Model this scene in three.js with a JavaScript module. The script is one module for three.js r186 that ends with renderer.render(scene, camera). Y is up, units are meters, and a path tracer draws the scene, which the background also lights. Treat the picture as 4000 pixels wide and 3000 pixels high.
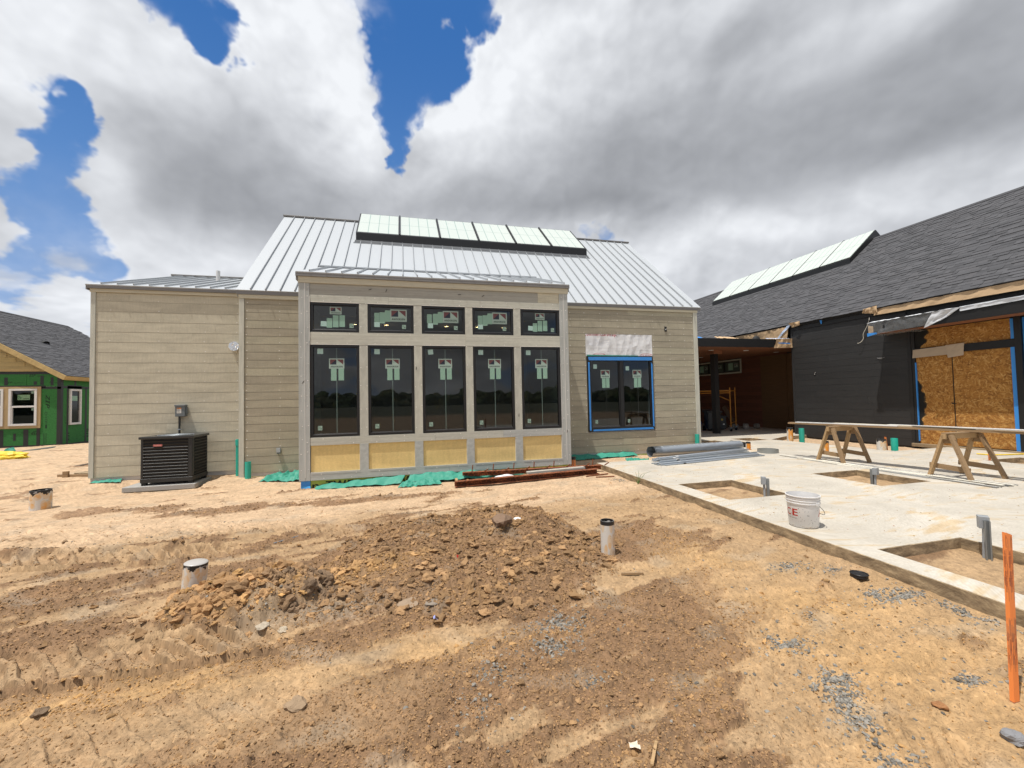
import * as THREE from 'three';
import { mergeGeometries, toCreasedNormals } from 'three/addons/utils/BufferGeometryUtils.js';
import { RoundedBoxGeometry } from 'three/addons/geometries/RoundedBoxGeometry.js';

// ---------------------------------------------------------------- camera, sun, exposure
const R = THREE.MathUtils.degToRad;
const scene = new THREE.Scene();
const camera = new THREE.PerspectiveCamera(84.42, 4 / 3, 0.05, 900);
{
  const yaw = R(14.28), pitch = R(1.984), roll = R(-1.181);
  const fw = new THREE.Vector3(Math.sin(yaw) * Math.cos(pitch), Math.sin(pitch), -Math.cos(yaw) * Math.cos(pitch));
  const r0 = new THREE.Vector3(Math.cos(yaw), 0, Math.sin(yaw)), u0 = r0.clone().cross(fw);
  const r1 = r0.clone().multiplyScalar(Math.cos(roll)).addScaledVector(u0, Math.sin(roll));
  const u1 = u0.clone().multiplyScalar(Math.cos(roll)).addScaledVector(r0, -Math.sin(roll));
  camera.position.set(0, 1.72, 0);
  camera.quaternion.setFromRotationMatrix(new THREE.Matrix4().makeBasis(r1, u1, fw.clone().negate()));
  camera.updateMatrixWorld();
}
const renderer = new THREE.WebGLRenderer({ antialias: true });
renderer.setSize(1024, 768);
renderer.toneMapping = THREE.LinearToneMapping;
renderer.toneMappingExposure = 1.1;
renderer.shadowMap.enabled = true;
const sun = new THREE.DirectionalLight(new THREE.Color(1.0, 0.95, 0.87), 4.3);
sun.position.set(-21.5, 75, 10);
sun.target.position.set(0, 0, 0);
sun.castShadow = true;
sun.shadow.mapSize.set(4096, 4096);
Object.assign(sun.shadow.camera, { left: -30, right: 30, top: 35, bottom: -35, near: 1, far: 220 });
scene.add(sun, sun.target);

// ---------------------------------------------------------------- random numbers and noise
function rng(seed) { let s = seed >>> 0; return () => { s = (s + 0x6D2B79F5) | 0; let t = Math.imul(s ^ (s >>> 15), 1 | s); t = (t + Math.imul(t ^ (t >>> 7), 61 | t)) ^ t; return ((t ^ (t >>> 14)) >>> 0) / 4294967296; }; }
const PERM = new Uint8Array(512);
{ const r = rng(77), a = Array.from({ length: 256 }, (_, i) => i); for (let i = 255; i > 0; i--) { const j = Math.floor(r() * (i + 1)); const t = a[i]; a[i] = a[j]; a[j] = t; } for (let i = 0; i < 512; i++) PERM[i] = a[i & 255]; }
const GX = new Float32Array(256), GY = new Float32Array(256), GZ = new Float32Array(256);
{ const r = rng(5); for (let i = 0; i < 256; i++) { const z = r() * 2 - 1, t = r() * 6.2832, q = Math.sqrt(1 - z * z); GX[i] = q * Math.cos(t); GY[i] = q * Math.sin(t); GZ[i] = z; } }
function noise3(x, y, z) {
  const xi = Math.floor(x), yi = Math.floor(y), zi = Math.floor(z), fx = x - xi, fy = y - yi, fz = z - zi;
  const X = xi & 255, Y = yi & 255, Z = zi & 255, A = PERM[X] + Y, B = PERM[X + 1] + Y;
  const u = fx * fx * fx * (fx * (fx * 6 - 15) + 10), v = fy * fy * fy * (fy * (fy * 6 - 15) + 10), w = fz * fz * fz * (fz * (fz * 6 - 15) + 10);
  const AA = PERM[A & 511] + Z, AB = PERM[(A + 1) & 511] + Z, BA = PERM[B & 511] + Z, BB = PERM[(B + 1) & 511] + Z;
  let k = PERM[AA & 511]; const x1 = GX[k] * fx + GY[k] * fy + GZ[k] * fz; k = PERM[BA & 511]; const x2 = GX[k] * (fx - 1) + GY[k] * fy + GZ[k] * fz;
  k = PERM[AB & 511]; const x3 = GX[k] * fx + GY[k] * (fy - 1) + GZ[k] * fz; k = PERM[BB & 511]; const x4 = GX[k] * (fx - 1) + GY[k] * (fy - 1) + GZ[k] * fz;
  k = PERM[(AA + 1) & 511]; const x5 = GX[k] * fx + GY[k] * fy + GZ[k] * (fz - 1); k = PERM[(BA + 1) & 511]; const x6 = GX[k] * (fx - 1) + GY[k] * fy + GZ[k] * (fz - 1);
  k = PERM[(AB + 1) & 511]; const x7 = GX[k] * fx + GY[k] * (fy - 1) + GZ[k] * (fz - 1); k = PERM[(BB + 1) & 511]; const x8 = GX[k] * (fx - 1) + GY[k] * (fy - 1) + GZ[k] * (fz - 1);
  const a = x1 + u * (x2 - x1), b = x3 + u * (x4 - x3), c = x5 + u * (x6 - x5), d = x7 + u * (x8 - x7);
  const e = a + v * (b - a), f = c + v * (d - c);
  return (e + w * (f - e)) * 1.5;
}
const CT = new Float32Array(256), ST = new Float32Array(256); for (let i = 0; i < 256; i++) { CT[i] = Math.cos(i * 0.0245436926); ST[i] = Math.sin(i * 0.0245436926); }
function noise2(x, y) {
  const xi = Math.floor(x), yi = Math.floor(y), fx = x - xi, fy = y - yi, X = xi & 255, Y = yi & 255;
  const u = fx * fx * fx * (fx * (fx * 6 - 15) + 10), v = fy * fy * fy * (fy * (fy * 6 - 15) + 10);
  const A = PERM[X] + Y, B = PERM[X + 1] + Y;
  const h0 = PERM[A & 511], h1 = PERM[B & 511], h2 = PERM[(A + 1) & 511], h3 = PERM[(B + 1) & 511];
  const p = CT[h0] * fx + ST[h0] * fy, q = CT[h1] * (fx - 1) + ST[h1] * fy, s = CT[h2] * fx + ST[h2] * (fy - 1), t = CT[h3] * (fx - 1) + ST[h3] * (fy - 1);
  const a = p + u * (q - p), b = s + u * (t - s);
  return (a + v * (b - a)) * 1.45;
}
const fbm2 = (x, y, n, gain = 0.5) => { let s = 0, a = 1, f = 1; for (let i = 0; i < n; i++) { s += a * noise2(x * f + i * 17.3, y * f - i * 9.1); a *= gain; f *= 2.03; } return s; };
const fbm3 = (x, y, z, n, gain = 0.5) => { let s = 0, a = 1, f = 1; for (let i = 0; i < n; i++) { s += a * noise3(x * f + i * 11.7, y * f + i * 3.1, z * f - i * 7.9); a *= gain; f *= 2.03; } return s; };
const billow3 = (x, y, z, n, gain = 0.5) => { let s = 0, a = 1, f = 1; for (let i = 0; i < n; i++) { s += a * (0.62 - 1.6 * Math.abs(noise3(x * f + i * 11.7, y * f + i * 3.1, z * f - i * 7.9))); a *= gain; f *= 2.07; } return s; };
const clamp = (x, a = 0, b = 1) => (x < a ? a : x > b ? b : x);
const smooth = (a, b, x) => { const t = clamp((x - a) / (b - a)); return t * t * (3 - 2 * t); };
const mix = (a, b, t) => a + (b - a) * t;

// ---------------------------------------------------------------- sky: broken cumulus, laid out by azimuth and height in degrees
// each entry: azimuth (0 = -z, + = right), elevation, half width, half height, strength
const GAPS = [[3.8, 45.8, 7.6, 4.6, 1], [5.2, 42.2, 5.2, 4.2, 1], [2.9, 38.9, 4.5, 3.8, 1], [1.1, 36.0, 3.0, 3.2, 1], [0.1, 32.8, 1.9, 2.8, 1], [-0.1, 30.2, 1.1, 1.9, 1], [-24.6, 39.2, 2.3, 2.8, 1], [-22.2, 37.2, 2.3, 2.2, 1], [-20.2, 35.8, 1.7, 2.1, 1],
  [-32.0, 25.8, 1.6, 2.4, 1], [-33.2, 22.9, 1.6, 2.6, 1], [-33.6, 19.7, 1.7, 2.4, 1], [-31.6, 16.4, 2.3, 1.7, 0.85], [-32.4, 13.6, 2.4, 1.4, 0.62], [-29.4, 14.2, 2.0, 1.5, 0.7], [-35.4, 11.5, 1.6, 1.6, 0.55], [-33.7, 17.2, 1.5, 1.8, 0.8],
  [26.8, 21.4, 2.6, 1.4, 0.6], [41.4, 21.4, 1.6, 1.2, 0.45], [-27.0, 8.0, 2.4, 1.6, 0.5]];
const DARKS = [[-17.4, 21.6, 13, 4.6, 0.85], [-23.5, 24.5, 6.5, 5.0, 0.55], [-7, 24.2, 8, 4.6, 0.45], [-16.6, 28.2, 7.5, 3.4, 0.35], [38.5, 27.4, 19, 5.6, 0.8], [54.5, 27.4, 10.8, 5.2, 0.85], [63.3, 28.2, 6.3, 4.6, 0.8], [24.0, 29.6, 11, 5.2, 0.55], [44, 36.6, 10, 4.2, 0.6],
  [8.6, 25.4, 9, 3.4, 0.4], [18.6, 25.0, 11, 3.2, 0.6], [31, 25.2, 12, 2.6, 0.6], [58.5, 23.4, 8.2, 2.6, 0.7], [66, 23.4, 7, 3, 0.6], [50.0, 16.4, 9.0, 2.4, 0.2], [46, 24.4, 9, 2.4, 0.55], [-38, 22, 4, 8, 0.2]];
const BRIGHTS = [[13.4, 36.5, 7.2, 6.9, 0.9], [20.0, 40.7, 9.5, 4.6, 0.75], [6.2, 32.4, 4.3, 3.4, 0.8], [-11.6, 38.7, 5.3, 4.6, 0.9], [-6.2, 35.0, 4.2, 4.0, 0.95], [-3.0, 30.4, 3.0, 3.6, 0.6], [-23.6, 32.0, 5.2, 2.8, 0.75], [-30.4, 22.0, 2.6, 3.4, 1.0], [-35.0, 31.2, 7.0, 3.8, 0.75],
  [32.6, 17.6, 11, 3.4, 0.75], [55.9, 18.0, 9, 3.0, 0.65], [43.3, 19.4, 8, 3.0, 0.7], [-29.6, 9.6, 5.3, 3.4, 0.8], [-22.3, 15.0, 6.5, 2.3, 0.7], [-17.0, 38.0, 4, 4, 0.8], [52.5, 31.0, 4, 1.6, 0.55], [57, 33.2, 6, 1.8, 0.55], [-37, 27, 3, 4, 0.6]];
{
  const W = 4096, H = 2048, data = new Uint16Array(W * H * 4), half = THREE.DataUtils.toHalfFloat;
  const field = (list, az, el, ce, sharp) => {
    let keep = 1;
    for (const [a, e, ra, re, w] of list) {
      let da = az - a; if (da > 180) da -= 360; else if (da < -180) da += 360;
      const dx = da * ce / ra, dy = (el - e) / re, d = dx * dx + dy * dy;
      if (d < 4) keep *= 1 - w * (sharp ? clamp(1.2 - d * 0.62) : Math.exp(-d * 1.1));
    }
    return 1 - keep;
  };
  for (let row = 0; row < H; row++) {
    const el = ((row + 0.5) / H - 0.5) * 180;
    if (el < -0.5) { for (let c = 0; c < W; c++) { const o = (row * W + c) * 4; data[o] = half(0.42); data[o + 1] = half(0.36); data[o + 2] = half(0.29); data[o + 3] = 15360; } continue; }
    const y = Math.sin(R(el)), ce = Math.cos(R(el));
    for (let c = 0; c < W; c++) {
      const azc = ((c + 0.5) / W - 0.5) * 360 + 90, azn = azc > 180 ? azc - 360 : azc;
      if ((azn < -54 || azn > 86 || el > 59) && ((row & 3) !== 0 || (c & 3) !== 0) && row > 1027) {   // plain resolution outside the view
        const o = (row * W + c) * 4, q = ((row & ~3) * W + (c & ~3)) * 4; data[o] = data[q]; data[o + 1] = data[q + 1]; data[o + 2] = data[q + 2]; data[o + 3] = 15360; continue;
      }
      const phi = ((c + 0.5) / W - 0.5) * 2 * Math.PI, x = ce * Math.cos(phi), z = ce * Math.sin(phi);
      let az = Math.atan2(x, -z) * 57.29578;
      const inView = smooth(-52, -42, az) * (1 - smooth(74, 84, az)) * (1 - smooth(49, 58, el));
      const far = smooth(0, 14, el);                       // nearer the horizon the clouds are flatter and finer
      const py = y * mix(3.0, 1.25, far), sc = mix(1.7, 1, far);
      const px = x * sc, pz = z * sc;
      // wandering of the outlines
      const detail = inView > 0 ? 1 : 0;
      const w1 = noise3(px * 5, py * 5, pz * 5 + 4), w2 = noise3(px * 5 + 9, py * 5, pz * 5);
      let wa = w1 * 1.2, we = w2 * 1.0;
      if (inView > 0) { wa += 1.5 * billow3(px * 11, py * 11, pz * 11 + 7, 4, 0.55) - 0.3; we += 1.2 * billow3(px * 11 + 21, py * 11, pz * 11, 4, 0.55) - 0.3; }
      let G = 0, D = 0, B = 0;
      if (inView > 0) { G = field(GAPS, az + wa, el + we, ce, true) * inView; D = field(DARKS, az + w1 * 2.8, el + w2 * 1.7, ce) * inView; B = field(BRIGHTS, az + w1 * 2.4, el + w2 * 1.6, ce) * inView; }
      if (inView < 1) {
        const n = fbm3(px * 2.1 + 3, py * 2.1, pz * 2.1, 3), m = fbm3(px * 2.6 - 8, py * 2.6 + 5, pz * 2.6, 2);
        G += (1 - inView) * smooth(0.30, 0.62, n); D += (1 - inView) * smooth(0.0, 0.7, m) * 0.85; B += (1 - inView) * smooth(0.1, 0.7, -m) * 0.7;
      }
      const oct = detail ? 6 : 3;
      const puff = billow3(px * 7.5, py * 7.5, pz * 7.5, oct, 0.52), wisp = fbm3(px * 10, py * 10, pz * 10 + 20, oct, 0.55);
      const soft = clamp(smooth(-0.25, 0.45, noise3(px * 3 + 50, py * 3, pz * 3)) + 0.8 * smooth(-25, -30, az) * inView + 0.5 * smooth(2.5, 0, Math.abs(az + 1.5)) * smooth(33, 37, el) * inView - 0.6 * smooth(3, 7, az) * (1 - smooth(14, 20, az)) * inView);  // some edges are frayed, some are crisp
      const C = 0.70 - 1.35 * G + mix(0.46 * puff, 0.44 * wisp, soft) * (0.3 + smooth(0.02, 0.4, G) * 0.9) + 0.10;
      let a = smooth(-0.10, mix(0.30, 0.75, soft), C);
      a = Math.max(a, 0.65 * smooth(0.0, 0.9, wisp + soft * 0.7 - 0.3) * smooth(1.0, 0.55, G), 0.30 * smooth(-24, -31, az) * smooth(24, 12, el) * inView * (0.6 + 0.5 * wisp));
      // relief of the billows, lit from the upper left
      const L = 0.045;
      const up = billow3((px - L * 0.5) * 4.2, (py + L) * 4.2, pz * 4.2 + 40, detail ? 4 : 2, 0.5), here = billow3(px * 4.2, py * 4.2, pz * 4.2 + 40, detail ? 4 : 2, 0.5);
      const big = fbm3(px * 2.6 + 30, py * 3.0, pz * 2.6, 4, 0.48);
      const up2 = detail ? billow3((px - 0.008) * 13, (py + 0.016) * 13, pz * 13 + 11, 3, 0.5) : 0, here2 = detail ? billow3(px * 13, py * 13, pz * 13 + 11, 3, 0.5) : 0;
      const rel = clamp((here - up) * 0.75, -0.5, 0.5) + clamp((here2 - up2) * 0.24, -0.25, 0.25) * far;
      const edge = Math.exp(-Math.max(0, C) * 1.7);
      let T = 0.79 + 0.19 * B - 0.25 * D + 0.075 * big + rel * (0.09 + 0.30 * edge) * (1 - D * 0.6) + 0.12 * edge * (1 - D * 0.6);
      T = clamp(T, 0.42, 1.0);
      const v = T * T * 0.52 + T * 0.34 - 0.02;
      const cr = v * mix(0.96, 0.98, T), cg = v * mix(1.01, 1.005, T), cb = v * mix(1.13, 1.045, T);
      const h = smooth(4, 44, el), hz = Math.exp(-Math.max(0, el) / 7);
      let sr = mix(0.135, 0.042, h), sg = mix(0.30, 0.150, h), sb = mix(0.62, 0.42, h);
      sr = mix(sr, 0.55, hz * 0.8); sg = mix(sg, 0.64, hz * 0.8); sb = mix(sb, 0.76, hz * 0.8);
      const o = (row * W + c) * 4, k = a * mix(1, 0.9, hz);
      data[o] = half(mix(sr, cr, k)); data[o + 1] = half(mix(sg, cg, k)); data[o + 2] = half(mix(sb, cb, k)); data[o + 3] = 15360;
    }
  }
  const sky = new THREE.DataTexture(data, W, H, THREE.RGBAFormat, THREE.HalfFloatType);
  sky.mapping = THREE.EquirectangularReflectionMapping;
  sky.magFilter = THREE.LinearFilter; sky.minFilter = THREE.LinearFilter; sky.needsUpdate = true;
  scene.background = sky;
  scene.environment = sky;
}
console.log('sky done');
// ---------------------------------------------------------------- building helpers
const ORIGIN = new Map();                                  // world origin of each group or part, so that parts can be placed in world metres
const taken = new Map();
function numbered(name) { const n = taken.get(name) ?? 0; taken.set(name, n + 1); return n ? name + '_' + String(n).padStart(3, '0') : name; }
const shade = (o) => { o.castShadow = true; o.receiveShadow = true; return o; };
function thing(name, label, category, [x, y, z] = [0, 0, 0], group) {
  const o = new THREE.Group(); o.name = numbered(name); o.position.set(x, y, z); o.userData = { label, category };
  if (group) o.userData.group = group;
  ORIGIN.set(o, [x, y, z]); scene.add(o); return o;
}
function partGroup(parent, name, [x, y, z]) {
  const o = new THREE.Group(), p = ORIGIN.get(parent); o.name = name; o.position.set(x - p[0], y - p[1], z - p[2]); ORIGIN.set(o, [x, y, z]); parent.add(o); return o;
}
function partTurned(parent, name, [x, y, z], basis) {          // children of this part are placed in its own axes
  const o = new THREE.Group(), p = ORIGIN.get(parent); o.name = name; o.position.set(x - p[0], y - p[1], z - p[2]); o.quaternion.setFromRotationMatrix(new THREE.Matrix4().makeBasis(...basis.map((b) => new THREE.Vector3(...b)))); ORIGIN.set(o, [0, 0, 0]); parent.add(o); return o;
}
function part(parent, name, geo, mat, x = 0, y = 0, z = 0) { // geometry placed at world x, y, z
  const o = shade(new THREE.Mesh(geo, mat)); o.name = name; const p = ORIGIN.get(parent);
  o.position.set(x - p[0], y - p[1], z - p[2]); ORIGIN.set(o, [x, y, z]); parent.add(o); return o;
}
function single(name, label, category, geo, mat, [x, y, z] = [0, 0, 0], group) {
  const o = shade(new THREE.Mesh(geo, mat)); o.name = numbered(name); o.position.set(x, y, z); o.userData = { label, category };
  if (group) o.userData.group = group;
  ORIGIN.set(o, [x, y, z]); scene.add(o); return o;
}
function setting(name, geo, mat) { const o = shade(new THREE.Mesh(geo, mat)); o.name = numbered(name); o.userData = { kind: 'structure' }; ORIGIN.set(o, [0, 0, 0]); scene.add(o); return o; }

// box with uv in metres; u0, v0 shift the grain
function ubox(w, h, d, u0 = 0, v0 = 0) {
  const g = new THREE.BoxGeometry(w, h, d), p = g.attributes.position, n = g.attributes.normal, uv = g.attributes.uv;
  for (let i = 0; i < p.count; i++) {
    const ax = Math.abs(n.getX(i)), ay = Math.abs(n.getY(i));
    if (ax > 0.5) uv.setXY(i, u0 + p.getZ(i), v0 + p.getY(i)); else if (ay > 0.5) uv.setXY(i, u0 + p.getX(i), v0 + p.getZ(i)); else uv.setXY(i, u0 + p.getX(i), v0 + p.getY(i));
  }
  return g;
}
const bcache = new Map();
const rb = (w, h, d, r = 0.004, s = 1) => { const k = [w, h, d, r, s].map((v) => v.toFixed(4)).join(); if (!bcache.has(k)) bcache.set(k, new RoundedBoxGeometry(w, h, d, s, Math.min(r, w / 2.01, h / 2.01, d / 2.01))); return bcache.get(k); };
const cbox = (w, h, d) => { const k = 'c' + [w, h, d].map((v) => v.toFixed(4)).join(); if (!bcache.has(k)) bcache.set(k, ubox(w, h, d)); return bcache.get(k); };
// box between two corners in world space, as a part
function span(parent, name, mat, x0, x1, y0, y1, z0, z1, round = 0) {
  const w = Math.abs(x1 - x0), h = Math.abs(y1 - y0), d = Math.abs(z1 - z0);
  return part(parent, name, round ? rb(w, h, d, round) : ubox(w, h, d, (x0 * 1.7 + z0) % 3, (y0 * 2.3 + x1) % 3), mat, (x0 + x1) / 2, (y0 + y1) / 2, (z0 + z1) / 2);
}
// a straight bar between two points
function bar(a, b, w, h, up = [0, 1, 0]) {
  const A = new THREE.Vector3(...a), B = new THREE.Vector3(...b), d = B.clone().sub(A), L = d.length();
  const g = ubox(w, h, L); const m = new THREE.Matrix4(); const zz = d.normalize(), xx = new THREE.Vector3(...up).cross(zz).normalize(), yy = zz.clone().cross(xx);
  m.makeBasis(xx, yy, zz).setPosition(A.add(B).multiplyScalar(0.5)); g.applyMatrix4(m); return g;
}
function rod(a, b, r, seg = 8, r2 = r, open = false) {
  const A = new THREE.Vector3(...a), B = new THREE.Vector3(...b), d = B.clone().sub(A), L = d.length();
  const g = new THREE.CylinderGeometry(r2, r, L, seg, 1, open);
  g.applyQuaternion(new THREE.Quaternion().setFromUnitVectors(new THREE.Vector3(0, 1, 0), d.normalize())); g.translate((A.x + B.x) / 2, (A.y + B.y) / 2, (A.z + B.z) / 2); return g;
}
const moved = (g, x, y, z) => g.translate(x, y, z);
// polygon in a plane, given as 3D points (fan), flat shaded
function poly(points) {
  const g = new THREE.BufferGeometry(), v = [], uv = [];
  for (let i = 1; i < points.length - 1; i++) for (const k of [0, i, i + 1]) { v.push(...points[k]); uv.push(points[k][0] + points[k][2], points[k][1]); }
  g.setAttribute('position', new THREE.Float32BufferAttribute(v, 3)); g.setAttribute('uv', new THREE.Float32BufferAttribute(uv, 2)); g.computeVertexNormals(); return g;
}
// a solid prism: polygon (x, y) pushed from z0 to z1
function prism(pts, z0, z1) { const s = new THREE.Shape(pts.map(([x, y]) => new THREE.Vector2(x, y))); const g = new THREE.ExtrudeGeometry(s, { depth: z1 - z0, bevelEnabled: false }); g.translate(0, 0, z0); return g; }
// a crumpled sheet through four corners (A B along u at v = 0; D C at v = 1), folded by noise along n; sag bends it
function sheet(A, B, C, D, nu, nv, amp, seed, freq = 3, ridge = 0) {
  const g = new THREE.PlaneGeometry(1, 1, nu, nv), p = g.attributes.position, uv = g.attributes.uv;
  const a = new THREE.Vector3(...A), b = new THREE.Vector3(...B), c = new THREE.Vector3(...C), d = new THREE.Vector3(...D);
  const n = b.clone().sub(a).cross(d.clone().sub(a)).normalize(), len = a.distanceTo(b), wid = a.distanceTo(d);
  const v0 = new THREE.Vector3(), v1 = new THREE.Vector3();
  for (let i = 0; i < p.count; i++) {
    const u = uv.getX(i), v = uv.getY(i);
    v0.lerpVectors(a, b, u); v1.lerpVectors(d, c, u); v0.lerp(v1, v);
    const x = u * len * freq + seed * 7.7, y = v * wid * freq - seed * 3.3;
    let h = noise2(x, y) * 0.6 + noise2(x * 2.1, y * 2.1 + 5) * 0.35 + noise2(x * 4.3 + 3, y * 4.3) * 0.2;
    if (ridge) h += ridge * (0.5 - Math.abs(noise2(x * 1.3 + 8, y * 0.5)) * 2);
    const e = noise2(u * len * 2.2 + seed, 3.3) * 0.5;
    v0.addScaledVector(n, h * amp);
    p.setXYZ(i, v0.x, v0.y + e * amp * 0.4 * (v - 0.5), v0.z);
  }
  g.computeVertexNormals(); return g;
}
const clean = (g) => { const h = g.index ? g.toNonIndexed() : g.clone(); for (const k of Object.keys(h.attributes)) if (!['position', 'normal', 'uv'].includes(k)) h.deleteAttribute(k); return h; };
const merge = (list) => mergeGeometries(list.map(clean));
function tint(g, r, gg, b) { const n = g.attributes.position.count, a = new Float32Array(n * 3); for (let i = 0; i < n; i++) { a[i * 3] = r; a[i * 3 + 1] = gg; a[i * 3 + 2] = b; } g.setAttribute('color', new THREE.BufferAttribute(a, 3)); return g; }

// ---------------------------------------------------------------- materials
const lin = (r, g, b) => new THREE.Color().setRGB(r, g, b);
const std = (c, roughness = 0.8, extra = {}) => new THREE.MeshStandardMaterial({ color: Array.isArray(c) ? lin(...c) : new THREE.Color(c), roughness, ...extra });
function canvas(w, h, draw) { const c = document.createElement('canvas'); c.width = w; c.height = h; draw(c.getContext('2d'), w, h); const t = new THREE.CanvasTexture(c); t.colorSpace = THREE.SRGBColorSpace; t.wrapS = t.wrapT = THREE.RepeatWrapping; t.magFilter = THREE.LinearFilter; return t; }
// tiling grey texture from a function of u, v in [0, 1): f returns brightness around 1 (multiplies the colour), or [r, g, b]
function dataTex(n, f, srgb = false, m = n) {
  const d = new Uint8Array(n * m * 4);
  for (let y = 0; y < m; y++) for (let x = 0; x < n; x++) { const v = f(x / n, y / m, x, y), o = (y * n + x) * 4; if (Array.isArray(v)) { d[o] = clamp(v[0]) * 255; d[o + 1] = clamp(v[1]) * 255; d[o + 2] = clamp(v[2]) * 255; } else d[o] = d[o + 1] = d[o + 2] = clamp(v) * 255; d[o + 3] = 255; }
  const t = new THREE.DataTexture(d, n, m, THREE.RGBAFormat); t.wrapS = t.wrapT = THREE.RepeatWrapping; t.magFilter = THREE.LinearFilter; t.minFilter = THREE.LinearMipmapLinearFilter; t.generateMipmaps = true; if (srgb) t.colorSpace = THREE.SRGBColorSpace; t.needsUpdate = true; return t;
}
// periodic noise for tiling textures
const tile = (u, v, fx, fy, seed, oct = 4, gain = 0.5) => { const a = u * 6.28318, b = v * 6.28318; let s = 0, k = 1, f = 1; for (let i = 0; i < oct; i++) { const rx = fx * f / 6.28318, ry = fy * f / 6.28318; s += k * noise3(Math.cos(a) * rx + seed, Math.sin(a) * rx + Math.cos(b) * ry + i * 5.5, Math.sin(b) * ry - seed); k *= gain; f *= 2; } return s; };
const withRepeat = (t, sx, sy, ox = 0, oy = 0) => { const c = t.clone(); c.repeat.set(sx, sy); c.offset.set(ox, oy); c.needsUpdate = true; return c; };

const texFiber = dataTex(512, (u, v) => 0.80 + 0.10 * tile(u, v, 3, 9, 1, 3) + 0.05 * tile(u, v, 60, 6, 2, 2) + 0.07 * tile(u, v, 90, 90, 3, 2));   // fibre cement: cloudy with faint streaks
const texGrain = dataTex(512, (u, v) => 0.78 + 0.16 * tile(u, v, 2, 40, 4, 4) + 0.10 * tile(u, v, 6, 140, 5, 2));                                      // sawn wood, grain along u
const texSpeck = dataTex(512, (u, v) => 0.84 + 0.10 * tile(u, v, 8, 8, 6, 5, 0.6) + 0.06 * tile(u, v, 120, 120, 7, 1));                                  // painted or cast surfaces
const texBump = dataTex(256, (u, v) => 0.5 + 0.3 * tile(u, v, 24, 24, 8, 4, 0.6));
const texRust = dataTex(512, (u, v) => { const n = tile(u, v, 12, 12, 9, 5, 0.62); return [0.46 + 0.26 * n, 0.27 + 0.15 * n, 0.17 + 0.08 * n]; }, true);
const fiber = (c, s = 1, extra = {}) => std(c, 0.86, { map: withRepeat(texFiber, 0.55 * s, 0.9 * s), bumpMap: withRepeat(texBump, 1.6, 1.6), bumpScale: 0.0005, ...extra });
const wood = (c, extra = {}) => std(c, 0.82, { map: withRepeat(texGrain, 0.9, 1.6), bumpMap: withRepeat(texGrain, 0.9, 1.6), bumpScale: 0.001, ...extra });
const paint = (c, r = 0.55, extra = {}) => std(c, r, { map: withRepeat(texSpeck, 0.7, 0.7), ...extra });
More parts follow.
